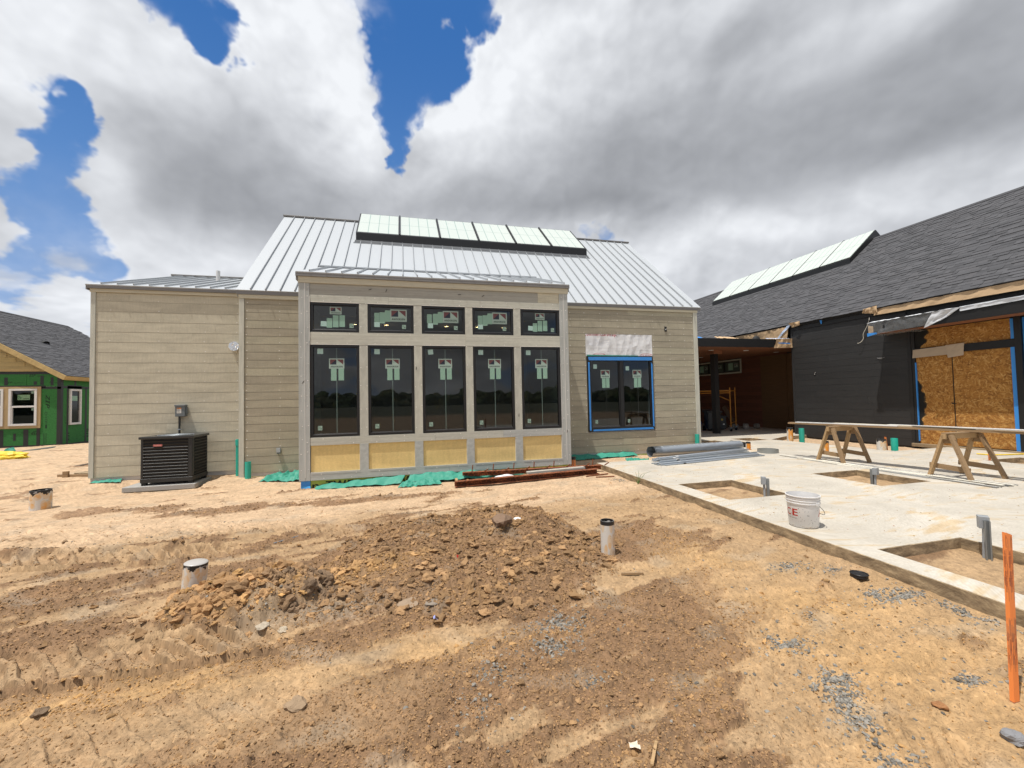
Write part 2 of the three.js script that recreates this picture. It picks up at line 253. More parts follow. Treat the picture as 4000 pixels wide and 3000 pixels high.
const M = {
  wingSiding: [fiber([0.615, 0.572, 0.447]), fiber([0.603, 0.559, 0.435]), fiber([0.625, 0.580, 0.453]), fiber([0.609, 0.565, 0.444])],
  mainSiding: [fiber([0.449, 0.406, 0.307]), fiber([0.430, 0.386, 0.293]), fiber([0.470, 0.424, 0.321]), fiber([0.419, 0.375, 0.286]), fiber([0.481, 0.442, 0.330])],
  trim: [fiber([0.622, 0.621, 0.540]), fiber([0.595, 0.591, 0.518]), fiber([0.649, 0.641, 0.554])],
  trimGrey: fiber([0.524, 0.540, 0.517]), trimBand: fiber([0.446, 0.436, 0.385]), trimCream: fiber([0.676, 0.629, 0.485]),
  panel: fiber([0.86, 0.645, 0.275], 0.6), filler: std([0.72, 0.70, 0.66], 0.9), caulk: std([0.78, 0.76, 0.72], 0.8),
  roof: std([0.445, 0.475, 0.505], 0.40), roofSeam: std([0.34, 0.36, 0.38], 0.42), drip: std([0.20, 0.195, 0.19], 0.5),
  black: std([0.008, 0.008, 0.009], 0.42), blackMatte: std([0.013, 0.013, 0.014], 0.75), fasciaDark: paint([0.009, 0.009, 0.010], 0.55),
  darkWall: [0.031, 0.029, 0.033, 0.030].map((v) => fiber([v, v, v * 1.04], 1, { roughness: 0.62 })), darkTrim: fiber([0.018, 0.018, 0.019], 1, { roughness: 0.6 }),
  glass: new THREE.MeshPhysicalMaterial({ color: lin(0.36, 0.44, 0.48), roughness: 0.012, transmission: 1, thickness: 0, ior: 1.58, specularIntensity: 1 }),
  drywall: std([0.5, 0.49, 0.47], 0.9), interiorFloor: std([0.15, 0.15, 0.155], 0.7),
  flashing: std([0.28, 0.29, 0.30], 0.45, { metalness: 0.3 }),
  teal: paint([0.03, 0.46, 0.36], 0.42), pvc: paint([0.70, 0.68, 0.64], 0.45), tape: std([0.02, 0.02, 0.022], 0.4),
  tarp: std([0.035, 0.26, 0.19], 0.6, { side: THREE.DoubleSide }), tarpBlue: std([0.02, 0.14, 0.55], 0.6, { side: THREE.DoubleSide }), tapeBlue: std([0.04, 0.25, 0.68], 0.55, { side: THREE.DoubleSide }),
  membrane: std([0.36, 0.47, 0.11], 0.7), paper: std([0.52, 0.36, 0.21], 0.85, { side: THREE.DoubleSide }), white: paint([0.80, 0.79, 0.78], 0.5),
  pine: wood([0.52, 0.34, 0.17]), oldPine: wood([0.36, 0.235, 0.125]), greyWood: wood([0.50, 0.47, 0.42]), brownSiding: [wood([0.17, 0.062, 0.034]), wood([0.15, 0.055, 0.03]), wood([0.19, 0.07, 0.038])],
  soffit: wood([0.32, 0.13, 0.062]), galv: std([0.50, 0.54, 0.58], 0.36, { metalness: 0.75, map: withRepeat(texSpeck, 1.2, 1.2) }), steel: std([0.40, 0.44, 0.48], 0.4, { metalness: 0.6 }),
  rust: std([1, 1, 1], 0.9, { map: withRepeat(texRust, 2, 2), bumpMap: withRepeat(texBump, 3, 3), bumpScale: 0.002 }), orange: std([0.78, 0.17, 0.03], 0.7), greyPaint: paint([0.17, 0.19, 0.20], 0.5),
  scaffold: paint([0.55, 0.22, 0.02], 0.5), binPlastic: std([0.035, 0.04, 0.045], 0.5), concrete: null
};
// ---------------------------------------------------------------- ground: graded sandy soil, two spoil heaps, wheel tracks
const hash2 = (i, j) => { let h = Math.imul(i, 374761393) ^ Math.imul(j, 668265263); h = Math.imul(h ^ (h >>> 13), 1274126177); return ((h ^ (h >>> 16)) >>> 0) / 4294967296; };
const cell = [0, 0, 0];
function worley(x, y) {                                     // nearest feature point: distance, its hash, second distance
  const xi = Math.floor(x), yi = Math.floor(y); let d1 = 9, d2 = 9, id = 0;
  for (let j = -1; j <= 1; j++) for (let i = -1; i <= 1; i++) {
    const a = xi + i, b = yi + j, h = hash2(a, b), k = hash2(a + 57, b - 91), dx = a + 0.15 + 0.7 * h - x, dy = b + 0.15 + 0.7 * k - y, d = dx * dx + dy * dy;
    if (d < d1) { d2 = d1; d1 = d; id = hash2(a + 7, b + 13); } else if (d < d2) d2 = d;
  }
  cell[0] = Math.sqrt(d1); cell[1] = id; cell[2] = Math.sqrt(d2); return cell;
}
const ell = (x, z, cx, cz, rx, rz, turn = 0) => { const c = Math.cos(turn), s = Math.sin(turn), dx = x - cx, dz = z - cz, a = (dx * c + dz * s) / rx, b = (-dx * s + dz * c) / rz; return a * a + b * b; };
const segd = (x, z, x0, z0, x1, z1) => { const dx = x1 - x0, dz = z1 - z0, L = Math.hypot(dx, dz), t = ((x - x0) * dx + (z - z0) * dz) / (L * L), d = ((x - x0) * dz - (z - z0) * dx) / L; return [t * L, d, L]; };
const SLAB = 0.20;
const slabEdge = (z) => 4.27 + (z + 8.78) * -0.026;          // x of the patio slab's near edge
// wheel tracks: x0, z0, x1, z1, width, lug pitch, depth
const TRACKS = [[-6.6, -6.42, -1.7, -5.5, 0.30, 0.20, 0.085], [-4.2, -3.40, -0.6, -3.50, 0.27, 0.19, 0.08], [-8.5, -7.75, -0.9, -6.3, 0.34, 0.24, 0.024], [-3.4, -2.78, 0.3, -2.5, 0.3, 0.2, 0.022], [2.2, -1.0, 2.75, -4.4, 0.32, 0.24, 0.02], [-2.6, -6.9, -0.35, -5.75, 0.22, 0.18, 0.03]];
const soil = { clod: 0, heap: 0, heap2: 0, pale: 0, orange: 0, grey: 0, h: 0, tone: 0, rut: 0, pack: 0 };
const stepUp = (n, k) => { const q = n * k, f = Math.floor(q); return (f + smooth(0.40, 0.60, q - f)) / k; };
function soilAt(x, z) {
  const s = soil, wx = noise2(x * 0.9, z * 0.9) * 0.35, wz = noise2(x * 0.9 + 40, z * 0.9) * 0.35;
  const wob = fbm2(x * 2.1, z * 2.1, 4, 0.55) * 0.26;
  const drag = x * 0.96 - z * 0.28, cross = x * 0.28 + z * 0.96;   // the blade was dragged this way
  let y = 0.028 + 0.052 * smooth(1.8, 4.1, x) + 0.07 * smooth(-8, -15, x);
  if (z < -9) y += x < -4.05 ? 0.12 * smooth(-10.75, -11.0, z) - 0.03 * smooth(-9.4, -10, z) : x < -1.9 ? 0.085 * smooth(-9.7, -10.4, z) : x > 3.7 && x < 8.4 ? 0.01 * smooth(-9.7, -10.5, z) : 0;
  // heaps
  const e1 = ell(x + wx * 0.6, z + wz * 0.6, 0.72, -4.75, 1.66, 1.55, 0.15) + wob * 0.8, e1b = ell(x + wx * 0.4, z, 1.15, -5.15, 0.86, 0.72, -0.5) + wob * 0.6;
  const h1 = clamp(1 - e1), h1b = clamp(1 - e1b);
  const heap1 = 0.14 * h1 * h1 * (3 - 2 * h1) + 0.16 * h1b * h1b * (3 - 2 * h1b) - 0.08 * Math.exp(-ell(x, z, 1.22, -5.02, 0.26, 0.16) * 1.2);
  const e2 = ell(x + wx * 0.3, z + wz * 0.3, -1.25, -4.08, 0.80, 0.42, 0.10) + wob * 1.1, h2 = clamp(1 - e2);
  const crag = 1 - Math.abs(noise2(x * 4.4 + 3, z * 6.5)) * 1.6 - Math.abs(noise2(x * 10 + 9, z * 13)) * 0.55 - Math.abs(noise2(x * 23, z * 27)) * 0.22;
  const heap2 = smooth(0, 0.45, h2) * (0.05 + 0.11 * h2 + 0.06 * crag * (0.4 + h2));
  const e3 = ell(x, z, -7.2, -10.3, 1.2, 0.5, 0.2) + wob, h3 = clamp(1 - e3);
  s.heap = h1; s.heap2 = h2;
  y += heap1 + heap2 + h3 * 0.06;
  // packed crust against loose granular soil: crisp ragged outlines, drawn out along the drag
  const bias = 0.42 * smooth(-5.9, -7.2, z + wx) + 0.36 * smooth(1.3, 3.0, x + wx * 2.4 + wz * 1.2) - 0.24 * smooth(-5.6, -4.2, z) * (1 - smooth(0.9, 2.6, x + wz * 2)) - 0.9 * smooth(0.0, 0.3, Math.max(h1, h2 * 0.9)) - 0.5 * h3
    - 0.75 * Math.exp(-ell(x, z, -1.3 + wx, -7.75 + wz * 0.5, 2.9, 0.26) * 1.1) - 0.5 * Math.exp(-ell(x, z, -4.6, -8.3 + wz * 0.5, 1.9, 0.3)) - 0.7 * Math.exp(-ell(x, z, 2.65, -4.3, 0.7, 0.4)) - 0.5 * Math.exp(-ell(x, z, 2.35, -3.2, 0.25, 1.0, 0.7)) + 0.45 * Math.exp(-ell(x, z, -1.7, -3.02 + wz * 0.3, 1.5, 0.22, -0.06)) + 0.3 * Math.exp(-ell(x, z, 0.35, -2.9, 1.0, 0.2));
  let pack = smooth(-0.10, 0.10, fbm2(drag * 0.62 + 3, cross * 1.9 - 2, 6, 0.62) * 0.62 + bias + 0.02);
  // wheel tracks press the soil flat and leave slanting lug bars
  let rut = 0;
  for (const [x0, z0, x1, z1, w, pitch, dep] of TRACKS) {
    const [t, d, L] = segd(x + wx * 0.15, z + wz * 0.12, x0, z0, x1, z1);
    if (t > -0.1 && t < L && Math.abs(d) < w) {
      const across = Math.abs(d) / w, fade = smooth(-0.1, 0.5, t) * (1 - smooth(L - 0.6, L, t)) * (0.55 + 0.45 * smooth(-0.35, 0.15, fbm2(x * 1.1, z * 1.1 + 9, 3))) * (1 - smooth(0.05, 0.25, Math.max(h1, h2)));
      const lug = smooth(0.62, 0.8, Math.sin((t / pitch + d * 5.5 + noise2(t * 3, d * 6) * 0.16) * 6.28318) * 0.5 + 0.5), inside = 1 - smooth(0.72, 0.95, across);
      y += fade * dep * (inside * (lug * (0.75 + 0.5 * noise2(x * 5, z * 5)) - 0.55) + Math.exp(-((across - 1.0) ** 2) * 60) * 0.7);
      rut = Math.max(rut, fade * inside); pack = mix(pack, 0.95, fade * inside * 0.8);
    }
  }
  s.rut = rut; s.pack = pack;
  const k = 1 - pack; s.clod = k; s.pale = smooth(-5.9, -7.2, z + wx * 1.2) * pack;
  // crust: stepped plates and shrinkage cracks; loose soil: lumps of three sizes
  const calm = 1 - 0.65 * s.pale;
  y += calm * (0.014 * fbm2(x * 1.4, z * 2.2, 3)) + 0.012 * k * (0.4 + s.heap);
  const plate = fbm2(drag * 1.9 + 2 + wz, cross * 5.2, 5, 0.58); y += pack * calm * 0.024 * stepUp(plate, 5);
  const crack = Math.abs(noise2(x * 3.1 + wx * 3, z * 6.5 + wz * 3) + 0.35 * noise2(x * 9, z * 12)); y -= 0.012 * calm * pack * smooth(0.06, 0.0, crack);
  let tone = 0;
  if (k > 0.03) {
    const jx = noise2(x * 11, z * 11) * 0.028, jz = noise2(x * 11 + 30, z * 11) * 0.028;
    let c = worley((x + jx) * 9.5, (z + jz) * 9.5), b = c[1] > 1 - 0.42 * k ? clamp(1 - (c[0] / 0.5) ** 2) : 0; y += k * 0.022 * smooth(0, 0.45, b) * (0.4 + c[1] * 0.6); tone += b > 0 ? (c[1] - 0.8) * 0.9 : 0;
    c = worley((x + jx) * 20 + 40, (z + jz) * 20); b = c[1] > 1 - 0.6 * k ? clamp(1 - (c[0] / 0.55) ** 2) : 0; y += k * 0.012 * smooth(0, 0.5, b); tone += b > 0 ? (c[1] - 0.7) * 0.6 : 0;
    y += k * (0.010 * noise2(x * 13, z * 15) + 0.006 * noise2(x * 31, z * 35));
  }
  y += (0.0018 + 0.003 * k) * noise2(x * 60, z * 66);
  // hollows round the standing pipes
  y -= (y - 0.045) * 0.85 * Math.exp(-ell(x, z, -1.90, -4.46, 0.2, 0.15));
  const se = slabEdge(z);
  if (x > se - 0.12 && z < 0.5 && z > -9.2) { const under = smooth(se - 0.12, se + 0.05, x); y = mix(y, 0.085 + noise2(x * 3, z * 3) * 0.012 + (y - 0.08) * 0.25, under); }
  if (x > 4.2 && z < -9.2) y = Math.min(y, 0.13);
  s.orange = clamp(Math.max(smooth(0.0, 0.3, h2) * smooth(-0.45, 0.35, noise2(x * 3.3 + 8, z * 4.5) + 0.25), 0.95 * Math.exp(-ell(x, z, -1.6, -3.02 + wz * 0.3, 1.3, 0.22, -0.06)), 0.85 * Math.exp(-ell(x + wx, z + wz, 3.1, -2.2, 1.1, 1.3)), 0.7 * Math.exp(-ell(x + wx, z, 2.95, -3.8, 0.5, 1.0)), 0.6 * Math.exp(-ell(x, z, 0.3, -2.92, 0.9, 0.2)), 0.55 * Math.exp(-ell(x, z, -0.35, -4.35, 0.45, 0.25))) + fbm2(x * 1.6 + 70, z * 2.4, 3) * 0.28);
  s.grey = 0.9 * Math.exp(-ell(x + wx * 0.3, z, -0.5, -3.75, 0.42, 0.16)) + 0.45 * smooth(0.25, 0.6, noise2(x * 2.2 + 17, z * 3.1));
  s.h = y; s.tone = tone; return s;
}
const groundY = (x, z) => soilAt(x, z).h;
{
  const ang = []; for (let a = -62; a < 92; a += 0.142) ang.push(a); for (let a = 92; a < 298; a += 4) ang.push(a);
  const rad = [0, 0.35, 0.7, 1.0, 1.2, 1.35]; let r = 1.45;
  while (r < 11.5) { rad.push(r); r += Math.min(0.0021 * (r * r + 2.96) / 1.72 , 0.027); }
  while (r < 26) { rad.push(r); r *= 1.006; }
  while (r < 600) { rad.push(r); r *= 1.12; }
  const na = ang.length, nr = rad.length, pos = new Float32Array(na * nr * 3), col = new Float32Array(na * nr * 3), idx = new Uint32Array((nr - 1) * na * 6);
  let o = 0;
  for (let j = 0; j < nr; j++) for (let i = 0; i < na; i++) {
    const t = R(ang[i]), rr = rad[j], x = rr * Math.sin(t), z = -rr * Math.cos(t);
    const fine = rr < 26 && ang[i] < 92 && rr > 1.0, s = fine ? soilAt(x, z) : null, y = fine ? s.h : 0.028 + 0.052 * smooth(1.8, 4.1, x) * (rr < 60 ? 1 : 0) + 0.07 * smooth(-8, -15, x);
    pos[o] = x; pos[o + 1] = y; pos[o + 2] = z;
    // the soil's own colours: pale sand, tan, brown topsoil, yellow clay, grey caliche
    let cr = 0.34, cg = 0.235, cb = 0.140; if (rr > 26) { const q = smooth(26, 34, rr); cr = mix(cr, 0.075, q); cg = mix(cg, 0.078, q); cb = mix(cb, 0.045, q); }
    if (fine) {
      const n = fbm2(x * 2.3 + 11, z * 3.2, 4) * 0.5, f = noise2(x * 46, z * 52) * 0.5, f2 = noise2(x * 17 + 4, z * 21) * 0.5, k = 1 - s.pack;
      cr = 0.43; cg = 0.285; cb = 0.155;                                                               // tan crust
      const p = clamp(s.pale * 1.05 + n * 0.12); cr = mix(cr, 0.60, p); cg = mix(cg, 0.425, p); cb = mix(cb, 0.270, p);
      const q = clamp(s.orange * 1.1 - 0.12) * (1 - k * 0.35); cr = mix(cr, 0.53, q * 0.72); cg = mix(cg, 0.325, q * 0.72); cb = mix(cb, 0.140, q * 0.72);
      const far = smooth(-6.4, -8.5, z), kb = clamp(k * 1.05 + n * 0.15 * k) * (1 - s.orange * 0.55); cr = mix(cr, mix(0.245, 0.33, far), kb); cg = mix(cg, mix(0.145, 0.205, far), kb); cb = mix(cb, mix(0.076, 0.118, far), kb);
      const gq = clamp(s.grey * 0.55); cr = mix(cr, 0.36, gq); cg = mix(cg, 0.325, gq); cb = mix(cb, 0.26, gq);
      const m = 0.86 * clamp(1 + f * 0.42 + f2 * 0.36 + n * 0.28 + s.tone * 0.5, 0.45, 1.7); cr *= m; cg *= m; cb *= m;
    }
    col[o] = cr; col[o + 1] = cg; col[o + 2] = cb; o += 3;
  }
  o = 0;
  for (let j = 0; j < nr - 1; j++) for (let i = 0; i < na; i++) { const a = j * na + i, b = j * na + (i + 1) % na, c = a + na, d = b + na; idx[o++] = a; idx[o++] = b; idx[o++] = c; idx[o++] = b; idx[o++] = d; idx[o++] = c; }
  const uvs = new Float32Array(na * nr * 2); for (let i = 0, j = 0; i < pos.length; i += 3, j += 2) { uvs[j] = (pos[i] * 0.87 - pos[i + 2] * 0.49) / 1.37; uvs[j + 1] = (pos[i] * 0.49 + pos[i + 2] * 0.87) / 1.37; }
  const wrapCell = (u, v, n, seed) => { const X = u * n, Y = v * n, xi = Math.floor(X), yi = Math.floor(Y); let d1 = 9, id = 0; for (let b = -1; b <= 1; b++) for (let a = -1; a <= 1; a++) { const cx = ((xi + a) % n + n) % n, cy = ((yi + b) % n + n) % n, dx = xi + a + 0.1 + 0.8 * hash2(cx + seed, cy) - X, dy = yi + b + 0.1 + 0.8 * hash2(cx, cy + seed) - Y, d = dx * dx + dy * dy; if (d < d1) { d1 = d; id = hash2(cx + 31, cy + seed); } } return [Math.sqrt(d1), id]; };
  const N = 1024, grit = new Float32Array(N * N), spot = new Float32Array(N * N);
  for (let y = 0; y < N; y++) for (let x = 0; x < N; x++) { const u = x / N, v = y / N, j = tile(u, v, 40, 40, 3, 1) * 0.012, A = wrapCell(u + j, v - j, 70, 5), B = wrapCell(u + j, v + j, 150, 9); const a = A[1] > 0.62 ? smooth(0.5, 0.15, A[0]) : 0, b = B[1] > 0.45 ? smooth(0.5, 0.1, B[0]) : 0; grit[y * N + x] = 0.25 + 0.42 * a * (A[1] - 0.3) + 0.22 * b + 0.10 * tile(u, v, 24, 24, 6, 3); spot[y * N + x] = 0.80 + (a > 0.3 ? (hash2(Math.floor(A[1] * 99999), 7) - 0.5) * 0.5 : 0) + (b > 0.3 ? (B[1] - 0.72) * 0.55 : 0) + 0.10 * tile(u, v, 12, 12, 8, 4); }
  const gritTex = dataTex(N, (u, v, x, y) => grit[y * N + x]), spotTex = dataTex(N, (u, v, x, y) => spot[y * N + x]);
  const g = new THREE.BufferGeometry(); g.setAttribute('uv', new THREE.BufferAttribute(uvs, 2)); g.setAttribute('position', new THREE.BufferAttribute(pos, 3)); g.setAttribute('color', new THREE.BufferAttribute(col, 3)); g.setIndex(new THREE.BufferAttribute(idx, 1));
  g.computeVertexNormals();
  console.log('ground', na, nr, 'normal y', g.attributes.normal.getY(na * 300 + 500));
  setting('ground', g, std([1.2, 1.2, 1.2], 0.96, { vertexColors: true, map: spotTex, bumpMap: gritTex, bumpScale: 0.011 }));
}
// ---------------------------------------------------------------- patio slab with footing pockets left open
const texSlab = dataTex(1024, (u, v) => { const n = tile(u, v, 5, 5, 21, 5, 0.55), st = tile(u, v, 9, 30, 22, 3), f = tile(u, v, 150, 150, 23, 1); const d = smooth(0.1, 0.8, n * 0.6 + st * 0.8) * 0.9; return [0.715 + 0.05 * n + 0.05 * f - d * 0.03, 0.69 + 0.05 * n + 0.05 * f - d * 0.085, 0.645 + 0.05 * n + 0.05 * f - d * 0.16]; }, true);
const texSlabSide = dataTex(512, (u, v) => { const n = tile(u, v, 10, 5, 31, 5, 0.6), f = tile(u, v, 60, 40, 32, 2); return [0.56 + 0.13 * n + 0.06 * f, 0.49 + 0.12 * n + 0.06 * f, 0.39 + 0.10 * n + 0.05 * f]; }, true);
M.concrete = std([1, 1, 1], 0.9, { map: withRepeat(texSlab, 0.35, 0.35), bumpMap: withRepeat(texBump, 2, 2), bumpScale: 0.0012 });
M.concreteSide = std([1, 1, 1], 0.92, { map: withRepeat(texSlabSide, 0.8, 4), bumpMap: withRepeat(texBump, 2, 2), bumpScale: 0.003 });
const POCKETS = [[4.52, 5.60, -6.38, -5.20], [7.40, 8.49, -6.38, -5.18], [4.40, 5.52, -3.14, -1.95], [7.40, 8.49, -3.14, -1.95], [12.0, 13.1, -6.33, -5.15], [9.20, 9.95, -12.0, -11.4], [10.75, 11.55, -12.22, -11.45]];
{
  // outline in (x, -z): house side at z = -9.05, house flank x = 8.45, porch at the back, planting bed along the dark wall
  const s = new THREE.Shape([[slabEdge(-9.05), 9.05], [slabEdge(6), -6], [16.5, -6], [16.5, 6.9], [14.35, 6.9], [14.0, 8.1], [12.0, 8.05], [11.72, 11.5], [13.0, 12.15], [15.6, 12.3], [15.6, 22], [8.5, 22], [8.5, 9.05]].map(([x, y]) => new THREE.Vector2(x, y)));
  for (const [x0, x1, z0, z1] of POCKETS) s.holes.push(new THREE.Path([[x0, -z0], [x0, -z1], [x1, -z1], [x1, -z0]].map(([x, y]) => new THREE.Vector2(x, y))));
  const g = new THREE.ExtrudeGeometry(s, { depth: 0.14, bevelEnabled: true, bevelSize: 0.006, bevelThickness: 0.006, bevelOffset: -0.006, bevelSegments: 1 });
  g.rotateX(-Math.PI / 2); g.translate(0, SLAB - 0.146, 0);
  const uv = g.attributes.uv, p = g.attributes.position, n = g.attributes.normal;
  for (let i = 0; i < p.count; i++) { if (Math.abs(n.getY(i)) > 0.5) uv.setXY(i, p.getX(i), p.getZ(i)); else if (Math.abs(n.getX(i)) > 0.5) uv.setXY(i, p.getZ(i), p.getY(i)); else uv.setXY(i, p.getX(i), p.getY(i)); }
  const o = setting('concrete_slab', g, [M.concrete, M.concreteSide]);
  // orange layout ticks sprayed on the slab edge and inside the pockets
  const r = rng(3), ticks = [];
  for (let z = -8.2; z < -1.2; z += 0.62 + r() * 0.2) { const w = 0.018 + r() * 0.014; ticks.push(moved(ubox(0.004, 0.05, w), slabEdge(z) + 0.004, 0.15, z)); }
  for (const [x0, x1, z0, z1] of POCKETS.slice(0, 3)) { for (const f of [0.2, 0.75]) ticks.push(moved(ubox(0.03, 0.03, 0.004), mix(x0, x1, f), 0.165, z0 - 0.004), moved(ubox(0.004, 0.035, 0.03), x1 + 0.004, 0.16, mix(z0, z1, f))); }
  // a broken, overpoured lip of concrete along the foot of the edge
  part(o, 'spray_paint_mark', merge(ticks), std([0.8, 0.13, 0.03], 0.8)).userData.kind = 'stuff';
}
// ---------------------------------------------------------------- the tan house: wing, main body, window bay, metal roofs, ridge skylight
const rr = rng(11);
function lapBoard(w, h, u0, v0, t0 = 0.0058, t1 = 0.0078) {    // one lap: thin at the top, proud at the bottom
  const P = [[-w / 2, 0, t1], [w / 2, 0, t1], [w / 2, h, t0], [-w / 2, h, t0], [-w / 2, 0, -0.01], [w / 2, 0, -0.01], [w / 2, h, -0.01], [-w / 2, h, -0.01]];
  const F = [[0, 1, 2, 3], [4, 5, 1, 0], [3, 2, 6, 7], [4, 0, 3, 7], [1, 5, 6, 2]], v = [], uv = [];
  for (const f of F) for (const k of [0, 1, 2, 0, 2, 3]) { const p = P[f[k]]; v.push(...p); uv.push(p[0] + u0 + p[2], p[1] + v0 + p[2]); }
  const g = new THREE.BufferGeometry(); g.setAttribute('position', new THREE.Float32BufferAttribute(v, 3)); g.setAttribute('uv', new THREE.Float32BufferAttribute(uv, 2)); g.computeVertexNormals(); return g;
}
// rows of lap siding on a wall that faces +z; holes: [x0, x1, y0, y1]; dots: x of the nail rows
function siding(parent, mats, x0, x1, y0, y1, z, pitch, { holes = [], joint = 0, dots = [], tilt = 0, gap = 0.0045 } = {}) {
  const spots = [], last = { i: -1 };
  for (let y = y0, k = 0; y < y1 - 0.02; y += pitch, k++) {
    const top = Math.min(y + pitch, y1), h = top - y - gap;
    let runs = [[x0, x1]];
    for (const [a, b, c, d] of holes) if (top > c + 0.01 && y < d - 0.01) runs = runs.flatMap(([p, q]) => [[p, Math.min(q, a)], [Math.max(p, b), q]].filter(([m, n]) => n - m > 0.03));
    if (joint) runs = runs.flatMap(([p, q]) => { if (q - p < 1.8 || rr() > joint) return [[p, q]]; const m = p + (q - p) * (0.2 + rr() * 0.6); return [[p, m - 0.001], [m + 0.001, q]]; });
    for (const [p, q] of runs) {
      let i = Math.floor(rr() * mats.length); if (i === last.i) i = (i + 1) % mats.length; last.i = i;
      const b = part(parent, 'siding_board', lapBoard(q - p, h, rr() * 5, rr() * 5), mats[i], (p + q) / 2, y, z); b.rotation.z = (rr() - 0.5) * 0.0014 + tilt;
      for (const d of dots) if (d > p + 0.02 && d < q - 0.02) { const t = new THREE.CircleGeometry(0.0085 + rr() * 0.005, 6); t.scale(1.2, 0.8, 1); spots.push(t.translate(d + (rr() - 0.5) * 0.03, y + 0.028 + rr() * 0.008, z + 0.0085)); }
    }
  }
  if (spots.length) part(parent, 'nail_filler', merge(spots), M.filler).userData.kind = 'stuff';
}
// roof strip of metal pans between standing seams; slope from (ya, za) at the eave to (yb, zb)
function metalRoof(parent, x0, x1, seams, ya, za, yb, zb, name = 'roof_panel', cut = null) {
  const edges = [x0, ...seams, x1], ang = Math.atan2(yb - ya, za - zb), ny = Math.cos(ang), nz = Math.sin(ang);
  for (let i = 0; i < edges.length - 1; i++) {
    const a = edges[i], b = edges[i + 1], xm = (a + b) / 2;
    part(parent, name, bar([0, ya - 0.012 * ny, za - 0.012 * nz], [0, yb - 0.012 * ny, zb - 0.012 * nz], b - a - 0.001, 0.024, [0, ny, nz]), M.roof, xm, 0, 0);
  }
  for (const s of seams) part(parent, 'standing_seam', bar([0, ya + 0.018 * ny + 0.004, za + 0.018 * nz + 0.012], [0, yb + 0.018 * ny, zb + 0.018 * nz], 0.014, 0.036, [0, ny, nz]), M.roofSeam, s, 0, 0);
}
const logoTex = canvas(256, 184, (c) => {
  c.fillStyle = '#b4cdc2'; c.fillRect(0, 0, 256, 184);
  c.fillStyle = '#7c4a4c'; c.fillRect(18, 18, 104, 92); c.fillRect(130, 18, 108, 92);
  c.fillStyle = '#2b3345'; c.beginPath(); c.moveTo(18, 110); c.lineTo(122, 18); c.lineTo(122, 110); c.fill();
  c.fillStyle = '#b9d3c7'; c.beginPath(); c.moveTo(130, 110); c.lineTo(130, 18); c.lineTo(238, 110); c.fill();
  c.fillStyle = '#16241f'; c.font = 'bold 40px sans-serif'; c.textAlign = 'center'; c.fillText('ANDERSEN', 128, 162, 226);
});
const labelTex = canvas(64, 72, (c) => { c.fillStyle = '#b9d2c4'; c.fillRect(0, 0, 64, 72); c.fillStyle = '#5f7a70'; for (let i = 0; i < 6; i++) c.fillRect(6, 8 + i * 7, 26 + (i * 13) % 18, 2); c.fillRect(38, 40, 16, 16); });
const stickLogo = std([0.7, 0.7, 0.7], 0.5, { map: logoTex }), stickGreen = std([0.25, 0.42, 0.33], 0.6), stickPale = std([0.38, 0.56, 0.51], 0.6), stickLabel = std([0.55, 0.6, 0.58], 0.6, { map: labelTex });
const bead = std([0.07, 0.07, 0.075], 0.3);
// a fixed window in a wall facing +z; stickers: [kind, x, y, w, h, turn] from the top left corner
function fixedWindow(parent, x0, x1, y0, y1, z, stickers, f = 0.052) {
  const w = partGroup(parent, 'window', [(x0 + x1) / 2, y0, z]), zc = z - 0.045;
  span(w, 'frame', M.black, x0, x1, y0, y0 + f, z - 0.1, z - 0.004, 0.006); span(w, 'frame', M.black, x0, x1, y1 - f, y1, z - 0.1, z - 0.004, 0.006);
  span(w, 'frame', M.black, x0, x0 + f, y0 + f, y1 - f, z - 0.1, z - 0.004, 0.006); span(w, 'frame', M.black, x1 - f, x1, y0 + f, y1 - f, z - 0.1, z - 0.004, 0.006);
  span(w, 'glazing_bead', bead, x0 + f, x1 - f, y0 + f, y0 + f + 0.012, z - 0.06, z - 0.022, 0.003);
  part(w, 'pane', new THREE.PlaneGeometry(x1 - x0 - 2 * f + 0.01, y1 - y0 - 2 * f + 0.01), M.glass, (x0 + x1) / 2, (y0 + y1) / 2, zc);
  for (const [k, sx, sy, sw, sh, t = 0] of stickers) {
    const s = part(w, k === 'logo' ? 'brand_sticker' : k === 'film' ? 'film_seam' : 'paper_label', new THREE.PlaneGeometry(sw, sh), { logo: stickLogo, strip: stickGreen, square: stickPale, label: stickLabel, film: stickPale }[k], x0 + sx + sw / 2, y1 - sy - sh / 2, zc + 0.0015);
    s.rotation.z = t;
  }
  return w;
}
const house = thing('house', 'tan lap sided house with pale metal roof and tall black framed window bay', 'house', [2.3, 0.03, -10.5]);
